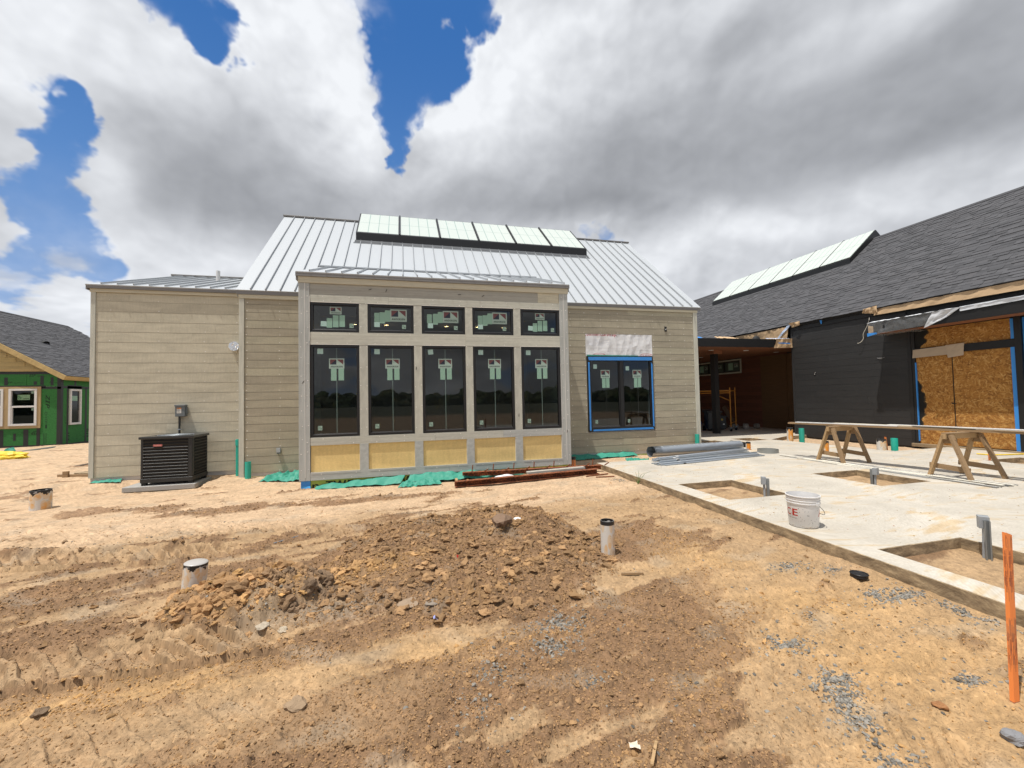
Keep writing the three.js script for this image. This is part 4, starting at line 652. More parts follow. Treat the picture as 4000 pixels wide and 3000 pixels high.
const dark = thing('dark_building', 'charcoal painted building with black shingle roof and boarded up openings', 'building', [14, 0.1, -9]);
{
  const w = partTurned(dark, 'front_wall', [14, 0, 0], WALLX);
  for (const [a, b, c, d] of [[-12.66, -8.82, 0.05, 4.25], [-8.82, -6.72, 3.42, 4.25], [-6.72, -1.5, 3.42, 4.25]]) span(w, 'sheathing', M.darkTrim, a, b, c, d, -0.16, -0.012);
  siding(w, M.darkWall, -12.6, -8.93, 0.14, 4.02, 0, 0.203, { joint: 0.6, gap: 0.002 });
  span(w, 'corner_board', M.darkWall[0], -12.665, -12.602, 0.10, 4.02, -0.16, 0.022, 0.004);
  span(w, 'jamb_board', M.darkTrim, -8.93, -8.84, 0.16, 3.45, -0.16, 0.03, 0.004); span(w, 'jamb_board', M.darkTrim, -8.838, -8.76, 0.2, 3.42, -0.12, 0.012, 0.003);
  span(w, 'frieze_board', M.darkTrim, -12.66, -1.5, 4.022, 4.16, -0.05, 0.03, 0.004);
  span(w, 'return_wall', M.darkTrim, -12.66, -12.54, 0.05, 4.2, -1.6, -0.161);
  // boarded opening under the small canopy
  const ob = partTurned(dark, 'boarded_opening', [14, 0, 0], WALLX);
  const osb = (x0, x1, y0, y1, z, seed, over) => { const m = osbMat(seed, x1 - x0, y1 - y0, over); return part(ob, 'strand_board', new THREE.BoxGeometry(x1 - x0, y1 - y0, 0.012), m, (x0 + x1) / 2, (y0 + y1) / 2, z - 0.006); };
  osb(-8.75, -6.80, 2.895, 3.40, -0.02, 10, (c, r, W, H) => overspray(c, r, 0, H, 60)); osb(-8.75, -7.955, 0.235, 2.68, -0.02, 9, (c, r, W, H) => overspray(c, r, H * 0.3, H * 0.78, 42));
  osb(-7.93, -6.82, 1.475, 2.70, -0.022, 4); osb(-7.93, -6.82, 1.085, 1.472, -0.024, 5); osb(-7.93, -6.82, 0.88, 1.082, -0.022, 6); osb(-7.93, -6.82, 0.255, 0.877, -0.024, 7);
  span(ob, 'transom_bar', M.fasciaDark, -8.75, -6.72, 2.70, 2.893, -0.12, 0.03, 0.004); span(ob, 'door_gap', M.blackMatte, -7.956, -7.929, 0.24, 2.68, -0.06, -0.036);
  span(ob, 'mullion_post', M.fasciaDark, -6.72, -6.60, 0.22, 3.41, -0.12, 0.05, 0.004); span(ob, 'mullion_post', M.fasciaDark, -6.4, -6.3, 0.22, 3.41, -0.12, 0.05, 0.004);
  span(ob, 'tape_cover', M.tapeBlue, -6.80, -6.725, 0.225, 2.70, -0.02, 0.032, 0.003); span(ob, 'tape_cover', M.tapeBlue, -6.79, -6.73, 2.9, 3.38, -0.02, 0.02, 0.003); span(ob, 'tape_cover', M.tapeBlue, -6.60, -6.40, 1.2, 3.38, -0.05, -0.02); span(ob, 'tape_cover', M.tapeBlue, -8.765, -8.74, 0.3, 2.5, -0.02, 0.0135);
  span(ob, 'sill', M.concreteSide, -8.9, -6.3, 0.14, 0.234, -0.15, 0.09, 0.006);
  part(ob, 'masking_paper', sheet([-8.80, 2.63, 0.04], [-7.7, 2.66, 0.045], [-7.7, 2.90, 0.045], [-8.78, 2.86, 0.04], 30, 8, 0.014, 21, 5), std([0.42, 0.33, 0.24], 0.8, { side: THREE.DoubleSide }));
  part(ob, 'masking_paper', sheet([-7.98, 2.56, 0.06], [-7.66, 2.60, 0.06], [-7.64, 2.92, 0.05], [-8.03, 2.90, 0.05], 12, 12, 0.02, 22, 6), std([0.45, 0.35, 0.25], 0.8, { side: THREE.DoubleSide }));
  part(ob, 'latch', merge([moved(ubox(0.03, 0.035, 0.02), -7.965, 1.36, 0.0), rod([-7.99, 1.36, 0.01], [-7.88, 1.355, 0.01], 0.008, 6)]), M.blackMatte);
  // shallow canopy over the opening
  const cp = partTurned(dark, 'canopy', [14, 0, 0], WALLX);
  span(cp, 'fascia', M.fasciaDark, -9.47, -1.6, 3.41, 3.74, 0.60, 0.64, 0.004); span(cp, 'fascia', M.fasciaDark, -9.47, -9.43, 3.41, 3.74, 0.032, 0.60, 0.004); span(cp, 'canopy_deck', M.blackMatte, -9.43, -1.6, 3.66, 3.735, 0.032, 0.60);
  for (let i = 0; i < 6; i++) span(cp, 'soffit_board', M.soffit, -9.43, -1.6, 3.415, 3.43, 0.034 + i * 0.0945, 0.034 + i * 0.0945 + 0.0915);
  // clear film and tape wrapped round the canopy's end
  part(cp, 'plastic_film', sheet([-9.50, 3.37, 0.655], [-7.86, 3.44, 0.66], [-7.86, 3.75, 0.665], [-9.50, 3.755, 0.66], 80, 16, 0.022, 31, 4, 0.5), M.film);
  part(cp, 'plastic_film', sheet([-9.52, 3.74, 0.67], [-6.2, 3.76, 0.68], [-6.2, 3.80, 0.45], [-9.48, 3.78, 0.5], 120, 8, 0.02, 32, 4, 0.4), std([0.72, 0.74, 0.78], 0.35, { side: THREE.DoubleSide }));
  part(cp, 'plastic_film', sheet([-9.49, 3.375, 0.1], [-8.4, 3.36, 0.1], [-8.3, 3.38, 0.66], [-9.50, 3.37, 0.66], 50, 16, 0.03, 33, 4, 0.5), M.film);
  part(cp, 'plastic_film', sheet([-8.1, 3.36, 0.67], [-7.72, 3.50, 0.68], [-7.30, 3.76, 0.67], [-7.92, 3.74, 0.67], 24, 20, 0.035, 34, 4, 0.6), new THREE.MeshPhysicalMaterial({ color: lin(0.8, 0.82, 0.86), roughness: 0.4, transmission: 0.35, thickness: 0, side: THREE.DoubleSide }));
  part(cp, 'plastic_film', sheet([-7.35, 3.655, 0.662], [-5.6, 3.70, 0.662], [-5.6, 3.79, 0.665], [-7.35, 3.77, 0.665], 70, 6, 0.018, 35, 4, 0.5), std([0.66, 0.69, 0.74], 0.35, { side: THREE.DoubleSide }));
  part(cp, 'blue_tape', sheet([-9.53, 3.34, 0.66], [-9.25, 3.385, 0.665], [-9.27, 3.425, 0.665], [-9.53, 3.44, 0.66], 10, 5, 0.012, 36, 6), M.tapeBlue);
  part(cp, 'masking_paper', sheet([-9.5, 3.40, 0.648], [-9.36, 3.41, 0.65], [-9.36, 3.62, 0.65], [-9.5, 3.66, 0.648], 6, 8, 0.012, 37, 6), M.paper);
  // brown paper hung along the eave, torn end
  const eave = partTurned(dark, 'eave_masking', [14, 0, 0], WALLX);
  part(eave, 'masking_paper', sheet([-9.72, 4.03, 0.10], [-2, 3.96, 0.12], [-2, 4.23, 0.085], [-9.62, 4.215, 0.085], 220, 10, 0.02, 41, 2.6, 0.6), M.paper);
  part(eave, 'masking_paper', sheet([-10.05, 4.16, 0.12], [-9.55, 4.05, 0.14], [-9.60, 4.30, 0.16], [-9.98, 4.27, 0.16], 24, 14, 0.05, 42, 6, 0.8), M.paper);
  part(eave, 'masking_paper', sheet([-12.55, 4.13, 0.10], [-12.2, 4.16, 0.12], [-12.15, 4.30, 0.14], [-12.6, 4.31, 0.15], 20, 10, 0.035, 43, 6, 0.8), M.paper);
  part(eave, 'masking_paper', sheet([-15.3, 3.9, 0.04], [-12.75, 3.76, 0.12], [-12.68, 4.20, 0.09], [-15.3, 4.19, 0.085], 80, 14, 0.03, 44, 3, 0.8), M.paper);
  part(eave, 'blue_tape', sheet([-13.2, 3.74, 0.16], [-13.12, 3.74, 0.16], [-12.55, 4.23, 0.12], [-12.72, 4.22, 0.12], 4, 24, 0.02, 45, 6), std([0.5, 0.6, 0.78], 0.5, { side: THREE.DoubleSide }));
  part(eave, 'blue_tape', sheet([-11.45, 4.07, 0.05], [-11.41, 4.07, 0.05], [-11.38, 4.2, 0.08], [-11.46, 4.2, 0.08], 3, 8, 0.02, 46, 6), M.tapeBlue);
  // boxes and wires left for fittings
  span(w, 'junction_box', M.blackMatte, -11.82, -11.74, 2.31, 2.45, -0.02, 0.012); part(w, 'box_wire', merge([rod([-11.80, 2.34, 0.014], [-11.77, 2.37, 0.03], 0.007, 5), rod([-11.77, 2.40, 0.014], [-11.755, 2.43, 0.02], 0.006, 5)]), M.white);
  const cable = new THREE.CatmullRomCurve3([[-9.9, 4.03, 0.01], [-9.88, 3.9, 0.07], [-9.96, 3.72, 0.06], [-10.06, 3.5, 0.08], [-10.07, 3.36, 0.07], [-10.14, 3.26, 0.10], [-10.22, 3.24, 0.11]].map((p) => new THREE.Vector3(...p)));
  part(w, 'loose_cable', new THREE.TubeGeometry(cable, 40, 0.008, 6), std([0.62, 0.58, 0.5], 0.6));
  part(w, 'loose_wire', merge([rod([-9.73, 2.715, 0.012], [-9.62, 2.70, 0.05], 0.005, 5), rod([-9.62, 2.70, 0.05], [-9.52, 2.735, 0.03], 0.005, 5), rod([-9.73, 2.73, 0.012], [-9.58, 2.722, 0.04], 0.005, 5)]), std([0.3, 0.3, 0.3], 0.5));
  // roof
  const a = Math.atan2(7.8 - 4.245, 18.2 - 13.9), len = Math.hypot(7.8 - 4.245, 18.2 - 13.9);
  const rf = partTurned(dark, 'roof', [13.9, 4.245, 0], [[0, 0, 1], [Math.cos(a), Math.sin(a), 0], [-Math.sin(a), Math.cos(a), 0]]);
  span(rf, 'roof_deck', M.blackMatte, -24.5, -1, 0, len, -0.06, 0.0);
  span(rf, 'drip_edge', M.blackMatte, -24.5, -1, -0.02, 0.03, -0.09, -0.0605);
  const inSky = (x, y) => x > -20.0 && x < -12.75 && y > 4.2;
  shingles(rf, -24.4, -2.2, -0.015, len, (x, y) => Math.hypot(13.9 + y * Math.cos(a), 2.5 + y * Math.sin(a), x) + (x > -7.2 - y * 0.55 ? 30 : 0), 71, inSky);
  span(rf, 'ridge_cap', shMats[0], -24.4, -2, len - 0.13, len + 0.015, 0.012, 0.026);
  const rb2 = partTurned(dark, 'back_roof', [18.2, 7.8, 0], [[0, 0, 1], [Math.cos(a), -Math.sin(a), 0], [Math.sin(a), Math.cos(a), 0]]); span(rb2, 'roof_deck', M.blackMatte, -24.5, -1, 0, len, -0.06, 0.01);
  span(dark, 'back_wall', M.darkTrim, 22.2, 22.35, 0, 4.25, -24.3, -1.5); span(dark, 'end_wall', M.darkTrim, 15.6, 22.2, 0, 4.25, -24.3, -24.15); span(dark, 'end_wall', M.darkTrim, 14.1, 22.2, 0, 4.25, -1.65, -1.5);
  // skylight on the ridge
  const sk = partGroup(dark, 'skylight', [17.8, 6.7, -16.3]);
  part(sk, 'frame', prism([[16.86, 6.66], [19.6, 6.66], [19.6, 6.98], [18.28, 8.15], [16.86, 6.90]], -20.14, -12.54), M.black); span(sk, 'curb', M.blackMatte, 16.95, 19.5, 6.4, 6.70, -20.12, -12.56); span(sk, 'curb_flashing', M.blackMatte, 16.9, 17.2, 6.62, 6.72, -20.2, -12.48);
  for (let i = 0; i < 6; i++) { const z0 = -20.10 + i * 1.262, m = part(sk, 'pane', new RoundedBoxGeometry(1.225, 1.78, 0.03, 1, 0.006), M.skyPane, 17.565, 7.545, z0 + 0.615); m.quaternion.setFromRotationMatrix(new THREE.Matrix4().makeBasis(new THREE.Vector3(0, 0, 1), new THREE.Vector3(1.42, 1.25, 0).normalize(), new THREE.Vector3(-1.25, 1.42, 0).normalize())); }
  for (let i = 1; i < 6; i++) part(sk, 'mullion', bar([16.84, 6.92, 0], [18.28, 8.175, 0], 0.04, 0.03, [-0.66, 0.75, 0]), M.black, 0, 0, -20.105 + i * 1.262);
  // recessed brown wall under the porch
  const bw = partTurned(dark, 'porch_wall', [15.5, 0, 0], WALLX);
  span(bw, 'sheathing', M.darkTrim, -22.2, -12.5, 0.1, 3.6, -0.2, -0.012);
  siding(bw, M.brownSiding, -22.1, -14.25, 0.2, 3.5, 0, 0.18, { holes: [[-20.0, -16.72, 2.72, 3.40]], joint: 0.5 });
  span(bw, 'plywood_sheet', M.plywood, -15.6, -14.28, 0.2, 2.60, 0.012, 0.03); span(bw, 'plywood_sheet', M.plywood, -15.6, -14.28, 2.605, 3.36, 0.012, 0.03); span(bw, 'plywood_sheet', M.plywood, -14.27, -12.7, 0.2, 3.36, 0.005, 0.02);
  const sw = partTurned(dark, 'strip_window', [15.5, 0, 0], WALLX), ty = M.trim[0];
  for (const [p, q, c, d] of [[-20.0, -16.72, 3.33, 3.40], [-20.0, -16.72, 2.72, 2.79], [-16.8, -16.72, 2.79, 3.33], [-20.0, -19.92, 2.79, 3.33]]) span(sw, 'casing', ty, p, q, c, d, -0.02, 0.03, 0.003);
  for (const [p, q, c, d] of [[-19.92, -16.8, 3.28, 3.33], [-19.92, -16.8, 2.79, 2.84], [-16.85, -16.8, 2.84, 3.28], [-17.9, -17.8, 2.84, 3.28], [-19.0, -18.9, 2.84, 3.28], [-19.92, -19.87, 2.84, 3.28]]) span(sw, 'frame', M.black, p, q, c, d, -0.03, 0.015);
  for (const c of [-17.33, -18.4, -19.4]) { part(sw, 'pane', new THREE.PlaneGeometry(1.0, 0.46), std([0.10, 0.13, 0.115], 0.15), c, 3.06, -0.01); part(sw, 'paper_label', new THREE.PlaneGeometry(0.30, 0.34), stickGreen, c - 0.1, 3.06, -0.0085); part(sw, 'brand_sticker', new THREE.PlaneGeometry(0.22, 0.17), stickLogo, c + 0.25, 3.1, -0.0085); }
}
console.log('dark done');
// ---------------------------------------------------------------- covered porch between the two buildings
const porch = thing('covered_porch', 'flat black porch roof with wood soffit joining the tan and charcoal buildings', 'porch', [11.5, 0.2, -14]);
{
  span(porch, 'fascia', M.fasciaDark, 8.3, 13.16, 3.40, 3.70, -12.64, -12.6, 0.004);
  part(porch, 'fascia', prism([[13.161, 3.41], [13.29, 3.68], [13.161, 3.70]], -12.638, -12.602), M.fasciaDark);
  span(porch, 'roof_deck', M.blackMatte, 8.28, 15.45, 3.50, 3.64, -22, -12.645);
  for (let i = 0, x = 8.3; x < 15.4; x += 0.142, i++) span(porch, 'soffit_board', M.soffit, x, x + 0.138, 3.44, 3.46, -21.9, -12.66);
  span(porch, 'roof_end', M.oldPine, 13.3, 13.98, 3.42, 3.68, -12.8, -12.66);
  part(porch, 'masking_paper', sheet([13.12, 3.37, -12.58], [13.97, 3.40, -12.6], [13.97, 3.74, -12.6], [13.22, 3.72, -12.57], 26, 14, 0.025, 51, 5, 0.6), M.paper);
  part(porch, 'masking_paper', sheet([10.9, 3.71, -12.7], [11.7, 3.70, -12.65], [11.6, 3.82, -13.0], [11.0, 3.84, -13.1], 20, 8, 0.03, 52, 5, 0.6), M.paper);
  part(porch, 'blue_tape', sheet([13.3, 3.54, -12.56], [13.85, 3.53, -12.58], [13.85, 3.57, -12.58], [13.3, 3.575, -12.56], 10, 2, 0.006, 53, 6), M.tapeBlue);
  part(porch, 'blue_tape', sheet([12.75, 3.72, -12.6], [13.95, 3.71, -12.6], [13.95, 3.76, -12.7], [12.9, 3.75, -12.7], 20, 3, 0.012, 54, 6), std([0.5, 0.6, 0.8], 0.5, { side: THREE.DoubleSide }));
  part(porch, 'blue_tape', sheet([8.6, 3.70, -12.6], [10.15, 3.69, -12.6], [10.1, 3.76, -12.75], [9.85, 3.78, -12.75], 16, 5, 0.02, 55, 6), M.tapeBlue);
  // rubber boot cover thrown on the roof edge
  part(porch, 'roof_vent', new THREE.SphereGeometry(0.17, 18, 10, 0, 6.3, 0, 1.6).scale(1, 1.3, 0.7), M.blackMatte, 12.75, 3.66, -13.0);
  const post = partGroup(porch, 'post', [11.8, 0.2, -14.1]);
  span(post, 'shaft', M.fasciaDark, 11.713, 11.897, 0.2, 3.44, -14.24, -14.0, 0.006); span(post, 'capital', M.soffit, 11.62, 11.99, 3.30, 3.44, -14.34, -13.9, 0.004);
  for (const [x, z] of [[11.54, -13.95], [13.13, -13.91], [15.1, -14.4], [13.26, -16.7]]) { const l = partGroup(porch, 'downlight', [x, 3.43, z]); part(l, 'trim_ring', new THREE.TorusGeometry(0.085, 0.012, 6, 22).rotateX(Math.PI / 2), M.white, x, 3.437, z); part(l, 'lens', new THREE.CylinderGeometry(0.075, 0.075, 0.006, 20), std([0.5, 0.48, 0.44], 0.5), x, 3.4375, z); }
  span(porch, 'back_wall', M.darkTrim, 8.3, 15.5, 0.2, 3.6, -22.1, -21.95);
}
// ---------------------------------------------------------------- unfinished house on the left: green sheathing, black seam tape, tan gable
const green = thing('green_house', 'unfinished house clad in green sheathing with black tape and grey shingles', 'house', [-17, 0.1, -24]);
{
  const print = (w, h, seed, words) => canvas(w, h, (c) => {
    const r = rng(seed); c.fillStyle = '#37893f'; c.fillRect(0, 0, w, h);
    for (let i = 0; i < 1400; i++) { c.fillStyle = r() < 0.5 ? 'rgba(20,60,24,0.16)' : 'rgba(90,170,90,0.10)'; c.fillRect(r() * w, r() * h, 2 + r() * 18, 2 + r() * 5); }
    words(c, w, h);
  });
  const zip = (c, x, y, s, turn) => { c.save(); c.translate(x, y); c.rotate(turn); c.fillStyle = '#14301a'; c.font = 'italic bold ' + s + 'px sans-serif'; c.fillText('ZIP', 0, 0); c.font = 'italic ' + s * 0.62 + 'px sans-serif'; c.fillText('system', s * 1.9, 0); c.restore(); };
  const zA = std([0.64, 0.64, 0.64], 0.75, { map: print(256, 512, 5, (c) => { zip(c, 60, 70, 74, Math.PI / 2); c.fillStyle = '#173a1d'; c.fillRect(60, 330, 24, 30); for (let i = 0; i < 3; i++) c.fillRect(40 + i * 16, 400, 6, 90); }) });
  const zB = std([0.64, 0.64, 0.64], 0.75, { map: print(512, 256, 6, (c) => { zip(c, 30, 90, 60, 0); zip(c, 330, 200, 40, 0); }) });
  const zC = std([0.64, 0.64, 0.64], 0.75, { map: print(512, 256, 7, (c) => { c.save(); c.translate(490, 60); c.rotate(Math.PI); zip(c, 0, 0, 58, 0); c.restore(); }) });
  const zD = std([0.64, 0.64, 0.64], 0.75, { map: print(256, 512, 8, (c) => { zip(c, 30, 480, 60, -Math.PI / 2); zip(c, 190, 330, 46, -Math.PI / 2); }) });
  const tapeM = std([0.018, 0.02, 0.02], 0.45), Z = -22.5;
  // the panels are fitted sheets: uv 0..1 on each
  const sheetPanel = (p, m, x0, x1, y0, y1) => part(p, 'sheathing_panel', new THREE.BoxGeometry(x1 - x0, y1 - y0, 0.014), m, (x0 + x1) / 2, (y0 + y1) / 2, -0.007);
  const fr = partTurned(green, 'gable_front', [0, 0, Z], [[1, 0, 0], [0, 1, 0], [0, 0, 1]]);
  sheetPanel(fr, zB, -17.6, -15.56, 2.66, 3.30); sheetPanel(fr, zB, -15.55, -14.36, 2.66, 3.30); sheetPanel(fr, zA, -15.06, -14.36, 0.1, 2.65); sheetPanel(fr, zC, -17.6, -16.4, 0.1, 0.95); sheetPanel(fr, zC, -16.39, -15.07, 0.1, 0.95); sheetPanel(fr, zB, -26, -17.61, 0.1, 3.3);
  const tape = (x0, x1, y0, y1) => span(fr, 'seam_tape', tapeM, x0, x1, y0, y1, 0.0, 0.004);
  tape(-17.6, -14.36, 3.18, 3.30); tape(-17.6, -14.9, 2.60, 2.70); tape(-15.06, -14.36, 2.545, 2.64); tape(-14.5, -14.356, 0.1, 3.178); tape(-17.6, -14.5, 0.06, 0.17);
  for (const [x, y0, y1, w] of [[-16.25, 2.72, 3.05, 0.12], [-15.03, 2.72, 3.12, 0.12], [-14.68, 2.7, 3.05, 0.10], [-15.26, 2.73, 2.88, 0.11], [-16.38, 0.17, 0.84, 0.16], [-15.55, 0.17, 0.84, 0.17], [-15.13, 0.17, 0.92, 0.12], [-15.93, 0.38, 0.68, 0.09]]) tape(x - w / 2, x + w / 2, y0, y1);
  span(fr, 'wall_core', M.drywall, -25.6, -15.2, 0.1, 0.9, -0.2, -0.0145); span(fr, 'wall_core', M.drywall, -15.05, -14.37, 0.1, 3.3, -0.2, -0.0145); span(fr, 'wall_core', M.drywall, -25.6, -15.05, 2.65, 3.3, -0.2, -0.0145);
  // tan gable and rakes
  const gs = [0, 1, 2].map((i) => fiber([0.52 + i * 0.015, 0.40 + i * 0.01, 0.19])), ga = Math.atan2(6.6 - 3.03, 20 - 14.2);
  for (let y = 3.33, k = 0; y < 6.4; y += 0.19, k++) { const xr = -14.55 - (y + 0.19 - 3.2) / Math.tan(ga), w = xr + 19.75 > 0 ? (xr + 19.75) * 2 : 0; if (w > 0.3) part(fr, 'siding_board', lapBoard(w, 0.186, k * 1.3, k), gs[k % 3], -20, y, 0.0); }
  part(fr, 'gable_core', prism([[-25.5, 3.3], [-14.5, 3.3], [-20, 6.62]], -0.16, -0.012), gs[0]);
  const tanTrim = fiber([0.60, 0.44, 0.20]);
  span(fr, 'band_board', tanTrim, -25.4, -14.62, 3.30, 3.345, -0.02, 0.04); span(fr, 'band_board', tanTrim, -25.4, -14.55, 3.346, 3.42, -0.02, 0.02);
  // paired windows with tan casings
  const win = (x0, x1, y0, y1) => {
    const g = partTurned(green, 'window', [0, 0, Z], [[1, 0, 0], [0, 1, 0], [0, 0, 1]]);
    const b = (n, m, a, c, d, e, z0, z1) => span(g, n, m, a, c, d, e, z0, z1, 0.004);
    b('frame', M.white, x0, x1, y0, y0 + 0.085, -0.03, 0.06); b('frame', M.white, x0, x1, y1 - 0.075, y1, -0.03, 0.06); b('frame', M.white, x0, x0 + 0.085, y0 + 0.085, y1 - 0.075, -0.03, 0.06); b('frame', M.white, x1 - 0.085, x1, y0 + 0.085, y1 - 0.075, -0.03, 0.06);
    const ym = (y0 + y1) / 2 + 0.03; b('meeting_rail', M.white, x0 + 0.085, x1 - 0.085, ym - 0.04, ym + 0.035, -0.03, 0.045); b('sash', M.white, x0 + 0.085, x0 + 0.125, y0 + 0.085, ym - 0.04, -0.03, 0.04);
    for (const [c, d] of [[y0 + 0.085, ym - 0.04], [ym + 0.035, y1 - 0.075]]) part(g, 'pane', new THREE.PlaneGeometry(x1 - x0 - 0.17, d - c), M.glass, (x0 + x1) / 2, (c + d) / 2, 0.0);
    const st = canvas(128, 64, (c) => { c.fillStyle = '#8fb48d'; c.fillRect(0, 0, 128, 64); c.strokeStyle = '#2c6a36'; c.lineWidth = 7; for (let i = 0; i < 4; i++) { c.beginPath(); c.arc(20 + i * 9, 62, 50 - i * 9, 3.3, 4.7); c.stroke(); } c.fillStyle = '#20351f'; c.fillRect(58, 46, 62, 7); });
    part(g, 'brand_sticker', new THREE.PlaneGeometry(0.42, 0.22), std([0.7, 0.72, 0.7], 0.6, { map: st }), (x0 + x1) / 2 - 0.0, y1 - 0.36, 0.0015); part(g, 'paper_label', new THREE.PlaneGeometry(0.11, 0.1), stickLabel, x1 - 0.17, y1 - 0.15, 0.0015); part(g, 'paper_label', new THREE.PlaneGeometry(0.1, 0.1), stickLabel, x1 - 0.16, ym - 0.12, 0.0015);
  };
  const cas = std([0.50, 0.36, 0.19], 0.85, { map: withRepeat(texFiber, 0.5, 0.5) });
  win(-16.123, -15.165, 1.0, 2.562); win(-17.26, -16.30, 1.0, 2.562);
  for (const [a, b, c, d] of [[-17.45, -15.045, 2.562, 2.65], [-17.45, -15.045, 0.885, 1.0], [-15.165, -15.045, 1.0, 2.562], [-16.30, -16.123, 1.0, 2.562], [-17.45, -17.26, 1.0, 2.562]]) span(fr, 'casing', cas, a, b, c, d, -0.01, 0.035, 0.003);
  // flank facing right
  const fl = partTurned(green, 'side_wall', [-14.36, 0, 0], [[0, 0, -1], [0, 1, 0], [1, 0, 0]]);   // local x = -world z
  span(fl, 'wall_core', M.drywall, 22.7, 31.6, 0.1, 3.1, -0.2, -0.0145);
  sheetPanel(fl, zD, 22.51, 22.86, 0.1, 2.65); sheetPanel(fl, zD, 22.87, 23.95, 0.1, 2.65); sheetPanel(fl, zD, 23.96, 31.6, 0.1, 2.65); sheetPanel(fl, zB, 22.51, 31.6, 2.655, 3.1);
  const tp = (x0, x1, y0, y1) => span(fl, 'seam_tape', tapeM, x0, x1, y0, y1, 0.0, 0.004);
  tp(22.5, 22.62, 0.1, 3.1); tp(22.62, 24.6, 0.04, 0.16); tp(22.82, 22.92, 0.16, 2.6); tp(23.92, 24.03, 0.16, 2.6); tp(22.62, 24.6, 2.58, 2.68); tp(22.85, 23.7, 2.56, 2.72); tp(23.25, 23.36, 2.72, 3.1);
  const fw = partTurned(green, 'window', [-14.36, 0, 0], [[0, 0, -1], [0, 1, 0], [1, 0, 0]]);
  for (const [a, b, c, d] of [[22.94, 23.62, 2.47, 2.55], [22.94, 23.62, 0.97, 1.06], [22.94, 23.03, 1.06, 2.47], [23.53, 23.62, 1.06, 2.47]]) span(fw, 'frame', M.white, a, b, c, d, -0.02, 0.06, 0.004);
  part(fw, 'pane', new THREE.PlaneGeometry(0.5, 1.41), std([0.012, 0.014, 0.014], 0.08), 23.28, 1.765, 0.006); part(fw, 'brand_sticker', new THREE.PlaneGeometry(0.36, 0.22), stickGreen, 23.25, 2.14, 0.0085);
  // the rooms behind: floor, ceiling, partition, outer walls
  span(green, 'floor', M.interiorFloor, -25.5, -14.6, 0.06, 0.14, -31.5, -22.72); span(green, 'ceiling', M.drywall, -25.5, -14.6, 3.0, 3.08, -31.5, -22.72); span(green, 'partition', M.drywall, -25.5, -14.6, 0.14, 3.0, -26.6, -26.5); span(green, 'back_wall', M.drywall, -25.6, -14.4, 0.1, 3.1, -31.7, -31.55); span(green, 'outer_wall', M.drywall, -25.7, -25.55, 0.1, 3.1, -31.6, -22.7);
  // roof: right slope, rake board, eave board
  const a = Math.atan2(6.72 - 3.1, 20 - 14.06), len = Math.hypot(6.72 - 3.1, 20 - 14.06);
  const rf = partTurned(green, 'roof', [-14.06, 3.1, 0], [[0, 0, -1], [-Math.cos(a), Math.sin(a), 0], [Math.sin(a), Math.cos(a), 0]]);
  span(rf, 'roof_deck', M.blackMatte, 22.3, 31.8, 0, len, -0.05, 0); shingles(rf, 22.3, 31.8, -0.01, len, (x, y) => Math.hypot(14 + y * 0.85, x - y * 0.0), 72);
  span(rf, 'rake_board', tanTrim, 22.26, 22.298, -0.02, len, -0.2, -0.004); span(rf, 'eave_board', tanTrim, 22.3, 31.8, -0.03, -0.004, -0.17, -0.01); span(rf, 'soffit', tanTrim, 22.3, 31.8, -0.02, 0.4, -0.2, -0.18);
  span(rf, 'ridge_cap', shMats[3], 22.3, 31.8, len - 0.12, len + 0.02, 0.012, 0.028);
  part(rf, 'roof_vent', new THREE.SphereGeometry(0.2, 12, 6, 0, 6.3, 0, 1.5).scale(1.1, 0.9, 0.7), M.blackMatte, 25.6, 3.4, 0.0);
  const lf = partTurned(green, 'back_roof', [-25.94, 3.1, 0], [[0, 0, 1], [Math.cos(a), Math.sin(a), 0], [-Math.sin(a), Math.cos(a), 0]]); span(lf, 'roof_deck', M.blackMatte, -31.8, -22.3, 0, len, -0.05, 0.01);
}
console.log('left done');
// ---------------------------------------------------------------- things on the site
const onG = (x, z, dy = 0) => [x, groundY(x, z) + dy, z];
function tube(r, h, t = 0.008, seg = 28) { return new THREE.LatheGeometry([[r, 0], [r, h - 0.003], [r - 0.002, h], [r - t, h], [r - t, 0.0]].map(([x, y]) => new THREE.Vector2(x, y)), seg); }
